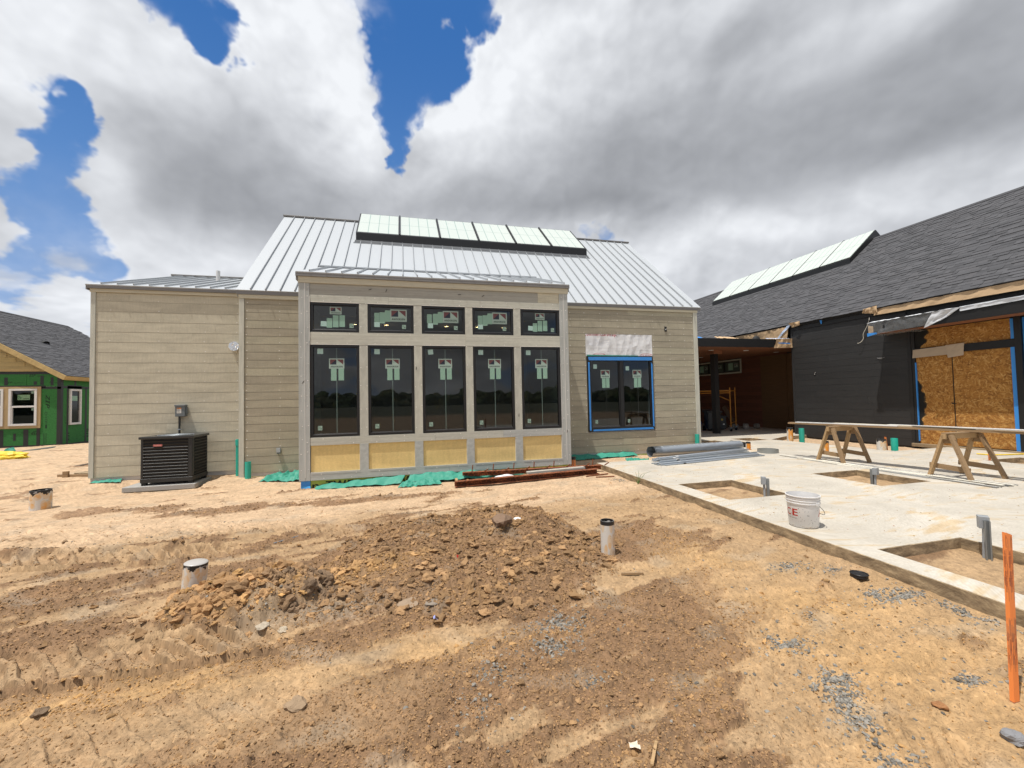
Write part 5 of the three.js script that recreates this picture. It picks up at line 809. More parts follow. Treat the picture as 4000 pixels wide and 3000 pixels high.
// --- air conditioner on its pad
{
  const pad = single('concrete_pad', 'concrete pad under the black air conditioner', 'pad', (() => { const g = rb(1.26, 0.1, 0.86, 0.012).clone(); return g; })(), std([0.40, 0.39, 0.37], 0.9, { map: withRepeat(texSpeck, 2, 2) }), [-4.84, 0.058, -10.56]);
  pad.rotation.y = 0.012;
  const ac = thing('air_conditioner', 'black outdoor air conditioner with louvred sides beside the tan wing', 'air conditioner', [-4.735, 0.095, -10.55]);
  const X0 = -5.195, X1 = -4.277, Z0 = -10.90, Z1 = -10.20, Y0 = 0.175, Y1 = 1.085, body = std([0.018, 0.020, 0.021], 0.42), lv = std([0.015, 0.016, 0.016], 0.45), coil = std([0.006, 0.006, 0.0065], 0.7);
  span(ac, 'coil', coil, X0 + 0.02, X1 - 0.02, Y0, Y1 - 0.03, Z0 + 0.02, Z1 - 0.02);
  span(ac, 'base_pan', body, X0 - 0.004, X1 + 0.004, Y0 - 0.015, Y0 + 0.075, Z0 - 0.004, Z1 + 0.004, 0.012);
  for (const [x, z] of [[X0 + 0.05, Z1 - 0.06], [X1 - 0.05, Z1 - 0.06], [X0 + 0.05, Z0 + 0.06], [X1 - 0.05, Z0 + 0.06]]) span(ac, 'foot', M.blackMatte, x - 0.04, x + 0.04, 0.095, 0.16, z - 0.04, z + 0.04);
  for (const [x0, x1, z0, z1] of [[X0, X0 + 0.055, Z1 - 0.05, Z1], [X1 - 0.09, X1, Z1 - 0.09, Z1], [X0, X0 + 0.05, Z0, Z0 + 0.05], [X1 - 0.05, X1, Z0, Z0 + 0.05]]) span(ac, 'corner_post', body, x0, x1, Y0 + 0.07, Y1 - 0.03, z0, z1, 0.02);
  for (let i = 0; i < 12; i++) { const y = Y0 + 0.115 + i * 0.064; part(ac, 'louvre', bar([X0 + 0.05, y, Z1 - 0.006], [X1 - 0.085, y, Z1 - 0.006], 0.012, 0.022, [0, 0.8, 0.6]), lv); part(ac, 'louvre', bar([X1 - 0.006, y, Z0 + 0.045], [X1 - 0.006, y, Z1 - 0.085], 0.012, 0.022, [0.6, 0.8, 0]), lv); }
  // top: rim with a round fan opening, fan blades and guard
  const top = new THREE.Shape(); top.moveTo(X0 - 0.01, -Z1 - 0.01); top.lineTo(X1 + 0.01, -Z1 - 0.01); top.lineTo(X1 + 0.01, -Z0 + 0.01); top.lineTo(X0 - 0.01, -Z0 + 0.01); const hole = new THREE.Path(); hole.absellipse((X0 + X1) / 2, -(Z0 + Z1) / 2, 0.36, 0.29, 0, Math.PI * 2, true); top.holes.push(hole);
  part(ac, 'top_cover', new THREE.ExtrudeGeometry(top, { depth: 0.03, bevelEnabled: true, bevelSize: 0.012, bevelThickness: 0.012, bevelSegments: 2, curveSegments: 40 }).rotateX(-Math.PI / 2), std([0.03, 0.032, 0.034], 0.26), 0, Y1 - 0.03, 0);
  const cx = (X0 + X1) / 2, cz = (Z0 + Z1) / 2;
  for (let i = 0; i < 3; i++) { const b = part(ac, 'fan_blade', ubox(0.26, 0.006, 0.16), lv, cx + Math.cos(i * 2.094) * 0.16, Y1 - 0.06, cz + Math.sin(i * 2.094) * 0.16); b.rotation.set(0.35, -i * 2.094, 0); }
  part(ac, 'fan_guard', merge([0.08, 0.14, 0.20, 0.26].map((r) => new THREE.TorusGeometry(r, 0.003, 4, 36).rotateX(Math.PI / 2).scale(1.2, 1, 1).translate(cx, Y1 + 0.016, cz)).concat([0, 1, 2, 3].map((i) => rod([cx - Math.cos(i * 0.785) * 0.35, Y1 + 0.016, cz - Math.sin(i * 0.785) * 0.28], [cx + Math.cos(i * 0.785) * 0.35, Y1 + 0.016, cz + Math.sin(i * 0.785) * 0.28], 0.003, 4)))), M.steel);
  const badge = canvas(256, 64, (c) => { c.fillStyle = '#e8b6ae'; c.fillRect(0, 0, 256, 64); c.fillStyle = '#a8261f'; c.fillRect(5, 5, 246, 54); c.fillStyle = '#f0c4bc'; c.font = 'bold 46px sans-serif'; c.textAlign = 'center'; c.fillText('Goodman', 128, 48, 220); });
  part(ac, 'name_plate', new THREE.BoxGeometry(0.155, 0.04, 0.006), std([0.9, 0.9, 0.9], 0.4, { map: badge }), -4.89, 0.915, Z1 + 0.008);
}
// --- disconnect box with conduit
{
  const b = thing('disconnect_box', 'grey electrical disconnect box on the tan wall above the air conditioner', 'box', [-4.83, 1.1, -11.0]);
  const z = -11.036;
  span(b, 'box_body', M.greyPaint, -4.925, -4.735, 1.475, 1.72, z, z + 0.11, 0.008); span(b, 'lid', M.greyPaint, -4.932, -4.728, 1.70, 1.738, z, z + 0.125, 0.006); span(b, 'side_handle', M.greyPaint, -4.735, -4.712, 1.52, 1.69, z + 0.02, z + 0.075, 0.008);
  const t = canvas(64, 96, (c) => { c.fillStyle = '#e6e2da'; c.fillRect(0, 0, 64, 96); c.fillStyle = '#e0862a'; c.fillRect(0, 0, 64, 20); c.fillStyle = '#333'; c.fillRect(8, 6, 20, 8); for (let i = 0; i < 8; i++) c.fillRect(6, 28 + i * 8, 24 + (i * 17) % 26, 3); }); t.flipY = true;
  part(b, 'warning_label', new THREE.PlaneGeometry(0.085, 0.12), std([0.9, 0.9, 0.9], 0.5, { map: t }), -4.845, 1.61, z + 0.1115);
  part(b, 'conduit', rod([-4.862, 1.48, z + 0.05], [-4.862, 0.98, z + 0.05], 0.021, 14), std([0.03, 0.032, 0.034], 0.45)); part(b, 'conduit_strap', merge([moved(ubox(0.06, 0.02, 0.06), -4.862, 1.19, z + 0.045)]), M.steel);
}
// --- wall fittings
{
  const c = new THREE.CatmullRomCurve3([new THREE.Vector3(0, 0, -0.09), new THREE.Vector3(0, 0, 0.14)]);
  const g = new THREE.CylinderGeometry(0.105, 0.105, 0.2, 36, 12).rotateX(Math.PI / 2), cap = new THREE.CircleGeometry(0.105, 30, 0, 6.2832), p = g.attributes.position;
  const foilCap = new THREE.PlaneGeometry(0.21, 0.21, 22, 22), q = foilCap.attributes.position;
  for (let i = 0; i < q.count; i++) { const x = q.getX(i), y = q.getY(i), m = Math.max(Math.abs(x), Math.abs(y)) / Math.max(1e-6, Math.hypot(x, y)); const X = x * m, Y = y * m; q.setXYZ(i, X, Y, 0.1 + 0.02 * noise2(X * 26, Y * 26) + 0.012 * noise2(X * 60, Y * 60) - Math.hypot(X, Y) * 0.06); }
  for (let i = 0; i < p.count; i++) { const k = 1 + 0.05 * noise3(p.getX(i) * 30, p.getY(i) * 30, p.getZ(i) * 30); p.setX(i, p.getX(i) * k); p.setY(i, p.getY(i) * k); }
  foilCap.computeVertexNormals(); g.computeVertexNormals();
  const foil = toCreasedNormals(merge([g, foilCap]), 0.3);
  single('vent_duct', 'round vent stub wrapped in crumpled foil on the tan wall', 'duct', foil, std([0.75, 0.75, 0.76], 0.22, { metalness: 0.9, side: THREE.DoubleSide }), [-3.75, 3.045, -10.95]);
  const o = thing('outlet_box', 'small grey outlet box low on the tan wall left of the window bay', 'box', [-2.735, 0.59, -10.53]);
  span(o, 'box_body', M.greyPaint, -2.772, -2.70, 0.595, 0.72, -10.534, -10.48, 0.006); span(o, 'cover', std([0.34, 0.36, 0.38], 0.45), -2.778, -2.694, 0.63, 0.728, -10.48, -10.468, 0.005);
}
// --- teal sewer pipes standing against the walls
{
  const pipe = (x, z, y1, r, label, collar, cutHalf) => {
    const y0 = Math.min(groundY(x, z), 0.2) - 0.03, t = thing('teal_pipe', label, 'pipe', [x, y0 + 0.03, z], 'teal sewer pipe stubs');
    if (cutHalf) { const g = new THREE.CylinderGeometry(r, r, y1 - y0, 20, 1, true, 0.9, 3.6); part(t, 'pipe_wall', g, std([0.03, 0.46, 0.36], 0.42, { side: THREE.DoubleSide }), x, (y0 + y1) / 2, z); }
    else part(t, 'pipe_wall', tube(r, y1 - y0), M.teal, x, y0, z);
    if (collar) part(t, 'coupling', tube(r * 1.18, 0.13, 0.012), M.teal, x, y1 - 0.14, z);
  };
  pipe(-3.66, -10.86, 0.93, 0.047, 'tall teal pipe with a collar at the inner corner of the tan wall', true);
  pipe(-3.31, -10.38, 0.469, 0.06, 'short teal pipe at the foot of the tan corner board', false);
  pipe(8.05, -10.42, 0.602, 0.06, 'teal pipe at the far right corner of the tan house', false);
  pipe(12.13, -10.75, 0.60, 0.075, 'teal pipe right behind the white pipe by the charcoal corner', false);
  pipe(12.22, -8.2, 0.50, 0.075, 'split half of a teal pipe beside the small orange stake', false, true);
}
// --- white drain pipes with tape and overspray
{
  const pvcTex = (seed, amount) => canvas(256, 128, (c) => {
    const r = rng(seed); c.fillStyle = '#e6e1da'; c.fillRect(0, 0, 256, 128);
    for (let i = 0; i < 60; i++) { c.fillStyle = 'rgba(120,100,80,0.18)'; c.fillRect(r() * 256, r() * 128, 2 + r() * 10, 1 + r() * 4); }
    for (let i = 0; i < amount * 120; i++) { const x = 90 + r() * 110 + (r() < 0.3 ? r() * 60 : 0), y = 10 + r() * 100; c.fillStyle = 'rgba(244,150,40,0.20)'; c.beginPath(); c.ellipse(x, y, 8 + r() * 8, 10 + r() * 16, 0, 0, 6.3); c.fill(); }
    c.fillStyle = '#1b1b1d'; for (let x = 0; x < 256; x += 4) { const h = seed === 1 ? 10 : 14 + 9 * Math.sin(x * 0.13 + seed) + r() * 8; c.fillRect(x, 0, 4, h * (seed % 2 ? 1 : 0.8)); }
    for (let i = 0; i < 14; i++) { c.fillStyle = 'rgba(230,225,220,0.7)'; c.fillRect(r() * 256, r() * 16, 4 + r() * 14, 2 + r() * 4); }
  });
  const pvcPipe = (x, z, y1, r, label, seed, amount, lean = 0, capped = false, base = null) => {
    const y0 = (base ?? groundY(x, z)) - 0.05, h = y1 - y0, t = thing('drain_pipe', label, 'pipe', [x, y0 + 0.05, z], 'white drain pipe stubs');
    const m = std([0.78, 0.78, 0.78], 0.5, { map: pvcTex(seed, amount), side: THREE.DoubleSide });
    const w = part(t, 'pipe_wall', tube(r, h, 0.009), m, x, y0, z); const uv = w.geometry.attributes.uv, p = w.geometry.attributes.position; for (let i = 0; i < p.count; i++) uv.setY(i, p.getY(i) / h); w.geometry.rotateY(Math.PI * 0.9);
    w.rotation.z = lean;
    const tapeH = 0.035; if (seed === 2 || seed === 3) { } else { const b = part(t, 'tape_band', new THREE.CylinderGeometry(r * 1.012, r * 1.014, tapeH, 28, 1, true), std([0.02, 0.02, 0.022], 0.35, { side: THREE.DoubleSide }), x - Math.sin(lean) * (h - 0.02), y0 + (h - 0.022) * Math.cos(lean), z); b.rotation.z = lean; }
    if (capped) { const c = part(t, 'tape_cover', new THREE.SphereGeometry(r * 1.01, 24, 8, 0, 6.3, 0, 1.57).scale(1, 0.22, 1), std([0.42, 0.40, 0.38], 0.35), x - Math.sin(lean) * h, y0 + h * Math.cos(lean) - 0.004, z); c.rotation.z = lean; }
  };
  pvcPipe(2.08, -4.18, 0.405, 0.073, 'open white pipe with black tape rim right of the dirt heap', 1, 0.1);
  pvcPipe(-1.87, -4.48, 0.30, 0.092, 'capped white pipe with orange overspray beside the small clay heap', 2, 0.1, -0.08, true);
  pvcPipe(-5.96, -8.94, 0.35, 0.135, 'wide white pipe with orange overspray out in the left dirt', 3, 0.2);
  pvcPipe(9.03, -9.62, 0.415, 0.06, 'orange sprayed pipe behind the metal conduits', 4, 2.6, 0, false, 0.2);
  pvcPipe(11.84, -10.9, 0.625, 0.085, 'tall white pipe standing by the charcoal wall corner', 5, 0.7, 0, false, 0.2);
  pvcPipe(11.95, -8.32, 0.48, 0.1, 'white pipe with black lid left of the small orange stake', 6, 0.25, 0, false, 0.12);
  pvcPipe(10.28, -8.46, 0.49, 0.07, 'white pipe with yellow spray seen between the sawhorse legs', 7, 1.6, 0, false, 0.2);
  const sb = thing('orange_pipe', 'orange capped pipe at the right foot of the window bay', 'pipe', [3.77, 0.05, -9.2]);
  part(sb, 'pipe_wall', tube(0.05, 0.30), std([0.55, 0.20, 0.06], 0.6), 3.77, 0.03, -9.2); part(sb, 'tape_band', new THREE.CylinderGeometry(0.052, 0.052, 0.06, 20), M.tape, 3.77, 0.315, -9.2);
}
// --- green tarps and liners along the foot of the house
{
  const tarp = (label, pts, nu, nv, amp, seed, freq = 3) => single('green_tarp', label, 'tarp', sheet(...pts, nu * 2, nv * 2, amp * 0.9, seed, freq * 0.95, 0.7), M.tarp, [0, 0, 0], 'loose green sheeting at the foot of the walls');
  tarp('green sheeting folded against the left half of the bay foot', [[-1.75, 0.03, -8.98], [-0.1, 0.07, -8.9], [0.0, 0.20, -9.10], [-1.7, 0.10, -9.11]], 70, 10, 0.035, 61);
  tarp('green sheeting draped along the middle of the bay foot', [[0.0, 0.06, -8.86], [1.45, 0.09, -8.84], [1.45, 0.21, -9.10], [0.1, 0.20, -9.10]], 60, 12, 0.04, 62);
  tarp('crumpled scrap of green sheeting on the sand before the bay', [[-0.15, 0.045, -8.58], [0.72, 0.045, -8.6], [0.66, 0.12, -8.76], [-0.05, 0.11, -8.78]], 40, 14, 0.05, 63, 5);
  tarp('green sheeting behind the left rusty beam end', [[1.4, 0.07, -8.80], [2.5, 0.09, -8.86], [2.5, 0.17, -9.1], [1.4, 0.19, -9.1]], 40, 10, 0.035, 64);
  tarp('green sheeting piled left of the window bay', [[-3.02, 0.09, -10.05], [-2.0, 0.10, -9.85], [-2.0, 0.24, -10.4], [-2.75, 0.19, -10.5]], 50, 22, 0.06, 65, 4);
  tarp('long green sheeting under the right window wall', [[3.95, 0.10, -10.2], [6.1, 0.12, -10.32], [6.1, 0.21, -10.53], [4.0, 0.20, -10.53]], 80, 10, 0.035, 66);
  tarp('frayed green scrap beside the end of the metal duct', [[5.28, 0.12, -9.5], [5.75, 0.11, -9.25], [5.95, 0.15, -9.55], [5.4, 0.18, -9.75]], 26, 20, 0.06, 67, 7);
  tarp('green scrap at the left corner of the wing', [[-6.5, 0.12, -10.95], [-5.9, 0.12, -10.9], [-5.95, 0.16, -11.04], [-6.45, 0.15, -11.04]], 24, 6, 0.03, 68, 6);
}
// --- rusty embed channels with studs, a board lying on them
{
  const beam = (label, a, b, flip) => {
    const t = thing('rusty_beam', label, 'steel beam', a, 'rusty steel beams before the bay'), A = new THREE.Vector3(...a), B = new THREE.Vector3(...b), d = B.clone().sub(A), L = d.length(), dir = d.clone().normalize(), side = new THREE.Vector3(-dir.z, 0, dir.x).multiplyScalar(-1);
    const at = (s, y, o) => A.clone().addScaledVector(dir, s).addScaledVector(side, o).add(new THREE.Vector3(0, y, 0)).toArray();
    part(t, 'web', bar(at(0, 0.055, 0), at(L, 0.055, 0), 0.012, 0.108, [0, 1, 0]), M.rust); part(t, 'flange', bar(at(0, 0.104, -0.06), at(L, 0.104, -0.06), 0.115, 0.01), M.rust); if (flip) part(t, 'flange', bar(at(0, 0.008, -0.06), at(L, 0.008, -0.06), 0.115, 0.01), M.rust);
    for (let i = 0; i < 7; i++) { const s = 0.2 + i * (L - 0.4) / 6; if (flip) part(t, 'stud', rod(at(s, 0.05, 0.005), at(s + 0.04, -0.015, 0.13), 0.012, 7), M.rust); else { part(t, 'stud', rod(at(s, 0.1, -0.03), at(s + 0.02, 0.24, -0.01), 0.012, 7), M.rust); part(t, 'stud', rod(at(s + 0.25, 0.105, -0.1), at(s + 0.33, 0.17, -0.16), 0.012, 7), M.rust); } }
  };
  beam('rusty steel beam with upright studs close to the bay foot', [1.16, 0.10, -8.93], [4.2, 0.115, -8.68], false);
  beam('rusty steel beam with studs pointing forward on the sand', [0.92, 0.045, -8.28], [3.98, 0.085, -8.42], true);
  const w = thing('lumber_board', 'weathered board lying on the rusty beams', 'board', [3.0, 0.2, -8.48]); part(w, 'plank', bar([2.45, 0.176, -8.52], [3.72, 0.212, -8.50], 0.14, 0.038), M.greyWood);
  single('plastic_bag', 'white plastic bag crumpled between the rusty beams', 'bag', (() => { const g = new THREE.IcosahedronGeometry(0.15, 4), p = g.attributes.position; for (let i = 0; i < p.count; i++) { const k = 1 + 0.35 * noise3(p.getX(i) * 9, p.getY(i) * 9, p.getZ(i) * 9); p.setXYZ(i, p.getX(i) * k * 1.5, p.getY(i) * k * 0.5, p.getZ(i) * k * 0.7); } g.computeVertexNormals(); return g; })(), std([0.72, 0.72, 0.74], 0.5), [1.98, 0.09, -8.52]);
  for (const [x, z, dx, dz, l] of [[3.6, -8.12, 0.55, -0.12, 'thin rusty rod on the sand right of the beams'], [3.75, -7.98, 0.38, 0.06, 'short rusty rod lying nearest the slab corner']]) { const y = groundY(x, z); const t = thing('rusty_rod', l, 'rod', [x, y, z]); part(t, 'bar', rod([x, y + 0.015, z], [x + dx, groundY(x + dx, z + dz) + 0.015, z + dz], 0.012, 7), M.rust); }
}
// --- patio: bucket, strut posts, ducts, conduits, sawhorses, planks, trim strips
{
  const b = thing('bucket', 'white plastic bucket with red lettering on the concrete slab', 'bucket', [4.42, SLAB, -3.94]);
  const tex = canvas(1024, 512, (c) => {
    c.fillStyle = '#e9e8e6'; c.fillRect(0, 0, 1024, 512); const r = rng(8);
    for (const x0 of [250, 762]) { c.fillStyle = '#c3241c'; c.font = 'bold 150px sans-serif'; c.textAlign = 'center'; c.fillText('ACE', x0, 330); c.fillStyle = '#55555a'; c.font = '26px sans-serif'; c.fillText('The helpful place.', x0 + 20, 372, 220); }
    for (let i = 0; i < 60; i++) { c.fillStyle = 'rgba(60,62,66,0.55)'; c.fillRect(300 + r() * 330, 170 + r() * 310, 2 + r() * 5, 3 + r() * 12); }
    for (let i = 0; i < 40; i++) { c.fillStyle = 'rgba(150,110,60,0.25)'; c.fillRect(r() * 1024, 470 + r() * 40, 10 + r() * 30, 3 + r() * 8); }
  });
  const h = 0.355, prof = [[0.0, 0.004], [0.138, 0.004], [0.145, 0.012], [0.158, 0.262], [0.166, 0.264], [0.167, 0.275], [0.159, 0.278], [0.166, 0.296], [0.166, 0.302], [0.159, 0.306], [0.166, 0.322], [0.166, 0.328], [0.160, 0.332], [0.171, 0.345], [0.171, 0.353], [0.163, 0.355], [0.152, 0.26], [0.14, 0.014], [0, 0.012]];
  const g = new THREE.LatheGeometry(prof.map(([x, y]) => new THREE.Vector2(x, y)), 56), uv = g.attributes.uv, p = g.attributes.position; for (let i = 0; i < p.count; i++) uv.setY(i, clamp(p.getY(i) / 0.36, 0, 1) * 0.98);
  const m = part(b, 'tub', toCreasedNormals(g, 0.7), std([0.84, 0.84, 0.85], 0.38, { map: tex, side: THREE.DoubleSide }), 4.42, SLAB, -3.94); m.rotation.y = 2.75;
  part(b, 'handle', new THREE.TubeGeometry(new THREE.CatmullRomCurve3([[0.02, 0.27, 0.168], [0.09, 0.20, 0.172], [0.16, 0.14, 0.12], [0.195, 0.13, 0.0], [0.15, 0.15, -0.11], [0.08, 0.2, -0.16], [0.0, 0.27, -0.17]].map((q) => new THREE.Vector3(...q))), 40, 0.0035, 6), std([0.25, 0.25, 0.25], 0.4, { metalness: 0.6 }), 4.42, SLAB, -3.94);
  part(b, 'handle_lug', merge([moved(ubox(0.05, 0.03, 0.014), 0.02, 0.27, 0.166), moved(ubox(0.05, 0.03, 0.014), 0, 0.27, -0.168)]), M.white, 4.42, SLAB, -3.94);
  const strut = (label, x, z, y0, y1, turn, back) => {
    const t = thing('strut_post', label, 'post', [x, y0, z], 'metal strut posts in the slab pockets'); t.rotation.y = turn; const m = std([0.25, 0.27, 0.28], 0.42, { metalness: 0.5 }), h = y1 - y0, q = std([0.30, 0.32, 0.34], 0.45);
    const put = (n, w, hh, d, px, py, pz, mm = m) => { const o = shade(new THREE.Mesh(rb(w, hh, d, 0.002), mm)); o.name = n; o.position.set(px, py, pz); t.add(o); return o; };
    put('channel_web', 0.041, h, 0.003, 0, h / 2 - 0.03, -0.02); put('channel_side', 0.003, h, 0.041, -0.0205, h / 2 - 0.03, 0); put('channel_side', 0.003, h, 0.041, 0.0205, h / 2 - 0.03, 0); put('channel_lip', 0.009, h, 0.003, -0.015, h / 2 - 0.03, 0.02); put('channel_lip', 0.009, h, 0.003, 0.015, h / 2 - 0.03, 0.02);
    put('outlet_box', 0.075, 0.115, 0.06, -0.012, h - 0.06, back ? -0.055 : 0.055, q); put('box_cover', 0.08, 0.12, 0.006, -0.012, h - 0.058, back ? -0.088 : 0.088, q);
    const c = shade(new THREE.Mesh(rod([0, -0.04, 0], [0.012, h - 0.1, 0], 0.017, 12), q)); c.name = 'conduit'; c.position.set(-0.02, 0, back ? -0.05 : 0.05); t.add(c);
  };
  strut('strut post with grey box in the pocket nearest the bay', 5.5, -5.5, 0.085, 0.415, 0.9, true); strut('strut post with grey box in the pocket before the sawhorses', 7.82, -5.62, 0.085, 0.405, 0.2, false); strut('slotted strut post in the nearest slab pocket', 5.41, -2.87, 0.07, 0.485, -0.9, true);
  // spiral duct with a torn open end
  const d = thing('metal_duct', 'galvanised spiral duct lying on the slab beside the tan house', 'duct', [7.3, SLAB, -9.5]);
  const A = [5.86, SLAB + 0.135, -9.36], B = [8.72, SLAB + 0.135, -9.59], L = Math.hypot(2.86, 0.23), dirA = Math.atan2(-(B[2] - A[2]), B[0] - A[0]);
  const tg = new THREE.CylinderGeometry(0.13, 0.13, L, 48, 40, true).rotateZ(-Math.PI / 2); { const q = tg.attributes.position; for (let i = 0; i < q.count; i++) { const x = q.getX(i) + L / 2, an = Math.atan2(q.getZ(i), q.getY(i)), cut = x < 0.02 && an > -0.4 && an < 1.6 ? 0.28 : 0; q.setX(i, q.getX(i) + cut * smooth(-0.4, 0.2, an)); } tg.computeVertexNormals(); }
  const du = part(d, 'duct_shell', tg, std([0.52, 0.56, 0.60], 0.33, { metalness: 0.8, side: THREE.DoubleSide, map: withRepeat(texSpeck, 1, 1) }), (A[0] + B[0]) / 2, A[1], (A[2] + B[2]) / 2); du.rotation.y = dirA;
  const seam = []; for (let i = 0; i < 21; i++) seam.push(new THREE.TorusGeometry(0.131, 0.003, 4, 32).rotateY(Math.PI / 2 + 0.28).translate(-L / 2 + 0.32 + i * 0.122, 0, 0));
  const sm = part(d, 'spiral_seam', merge(seam), M.steel, (A[0] + B[0]) / 2, A[1], (A[2] + B[2]) / 2); sm.rotation.y = dirA;
  const ring = thing('duct_ring', 'short ring of grey duct lying at the end of the conduits', 'duct', [9.05, SLAB, -9.0]); part(ring, 'shell', new THREE.CylinderGeometry(0.24, 0.24, 0.09, 36, 1, true), std([0.3, 0.31, 0.3], 0.5, { metalness: 0.4, side: THREE.DoubleSide }), 9.05, SLAB + 0.046, -9.0);
  // conduits
  const r = rng(21), cm = [std([0.50, 0.55, 0.60], 0.32, { metalness: 0.75 }), std([0.42, 0.47, 0.52], 0.35, { metalness: 0.7 }), std([0.56, 0.60, 0.64], 0.3, { metalness: 0.75 })];
  const rad = 0.0145; let n = 0;
  for (const [rows, zc, xoff, tilt] of [[[7, 5, 3], -8.78, 0.12, -0.19], [[10, 7, 2], -8.28, -0.10, -0.15]]) rows.forEach((cnt, layer) => { for (let i = 0; i < cnt; i++) {
    const z = zc + (i - (cnt - 1) / 2) * 0.036 + (r() - 0.5) * 0.01, y = SLAB + rad + layer * 0.027, x0 = 5.52 + xoff + (r() - 0.5) * 0.22, a = tilt + (r() - 0.5) * 0.03;
    const t = thing('conduit_pipe', 'thin galvanised conduit lying in the bundles on the slab', 'conduit', [x0, y, z], 'galvanised conduits on the slab'); n++;
    part(t, 'tube', rod([x0, y, z], [x0 + 3.05 * Math.cos(a), y + 0.002, z + 3.05 * Math.sin(a)], rad, 10), cm[n % 3]);
    if (r() < 0.4) part(t, 'print_band', rod([x0 + 0.5 * Math.cos(a), y, z + 0.5 * Math.sin(a)], [x0 + 0.58 * Math.cos(a), y, z + 0.58 * Math.sin(a)], rad + 0.0006, 10), r() < 0.5 ? M.white : M.blackMatte);
  } });
  // sawhorses
  const saw = (label, X0, X1, zc, hgt, sw) => {
    const t = thing('sawhorse', label, 'sawhorse', [(X0 + X1) / 2, SLAB, zc], 'wooden sawhorses on the slab'), Y = SLAB + hgt;
    part(t, 'top_beam', bar([X0 - 0.05, Y - 0.045, zc], [X1 + 0.05, Y - 0.045, zc], 0.045, 0.09), M.pine); part(t, 'top_plate', bar([X0 - 0.04, Y + 0.006, zc], [X1 - 0.1, Y + 0.008, zc + 0.01], 0.09, 0.019), M.oldPine);
    for (const x of [X0 + 0.03, X1 - 0.03]) { for (const s of [-1, 1]) part(t, 'leg', bar([x + (x < (X0 + X1) / 2 ? -0.04 : 0.05), SLAB, zc + s * 0.29 + sw], [x, Y - 0.02, zc + s * 0.045], 0.038, 0.085, [1, 0, 0]), s > 0 ? M.oldPine : M.pine);
      part(t, 'brace', bar([x + 0.01, SLAB + 0.2, zc - 0.28], [x + 0.01, SLAB + 0.17, zc + 0.28], 0.02, 0.085, [0, 1, 0]), M.oldPine); part(t, 'gusset', bar([x + 0.02, Y - 0.13, zc - 0.11], [x + 0.02, Y - 0.13, zc + 0.11], 0.019, 0.08), M.oldPine); }
  };
  saw('sawhorse under the left end of the long planks', 8.9, 9.58, -7.22, 0.765, 0.0); saw('sawhorse under the right part of the long planks', 9.0, 9.78, -5.24, 0.765, 0.03);
  const plank = (label, a, b, w, hh, m, g) => { const t = thing('long_plank', label, 'plank', a, 'long boards laid across the sawhorses'); part(t, 'plank', bar(a, b, w, hh), m); };
  plank('brown plank lowest across both sawhorses', [9.02, 0.997, -8.3], [9.86, 1.0, -3.4], 0.14, 0.036, M.oldPine); plank('brown plank lying right beside the lowest sawhorse plank', [9.24, 0.997, -8.1], [10.05, 1.0, -3.5], 0.15, 0.036, M.pine);
  plank('white strip lying on the left half of the sawhorse planks', [9.02, 1.024, -8.12], [9.36, 1.03, -6.2], 0.09, 0.018, M.white); plank('pale trim board on the middle of the sawhorse planks', [9.28, 1.026, -7.4], [9.62, 1.03, -5.15], 0.14, 0.02, wood([0.62, 0.55, 0.42])); plank('white trim board on the right end of the sawhorse planks', [9.55, 1.03, -6.5], [9.92, 1.03, -4.1], 0.13, 0.02, M.white); plank('grey strip hanging past the right sawhorse', [9.42, 1.045, -6.0], [9.7, 1.03, -3.6], 0.05, 0.012, M.greyWood);
  // trim offcuts on the slab below
  const r2 = rng(33), tm = [std([0.72, 0.69, 0.6], 0.7), std([0.20, 0.20, 0.20], 0.6), std([0.66, 0.63, 0.56], 0.7), std([0.30, 0.30, 0.29], 0.6)];
  for (let i = 0; i < 22; i++) { const z0 = -8.9 + i * 0.09 + r2() * 0.8, L2 = 1.8 + r2() * 1.7, x0 = 8.95 + (z0 + 8.9) * -0.03 + (r2() - 0.5) * 0.32, z1 = Math.min(z0 + L2, -4.5), y = SLAB + 0.006 + (i % 3) * 0.009; const t = thing('trim_strip', 'thin trim strip scattered on the slab under the sawhorses', 'trim strip', [x0, y, z0], 'trim strips under the sawhorses'); part(t, 'strip', bar([x0, y, z0], [x0 + (r2() - 0.5) * 0.3 + 0.05, y, z1], 0.03 + r2() * 0.04, 0.012), tm[i % 4]); }
}
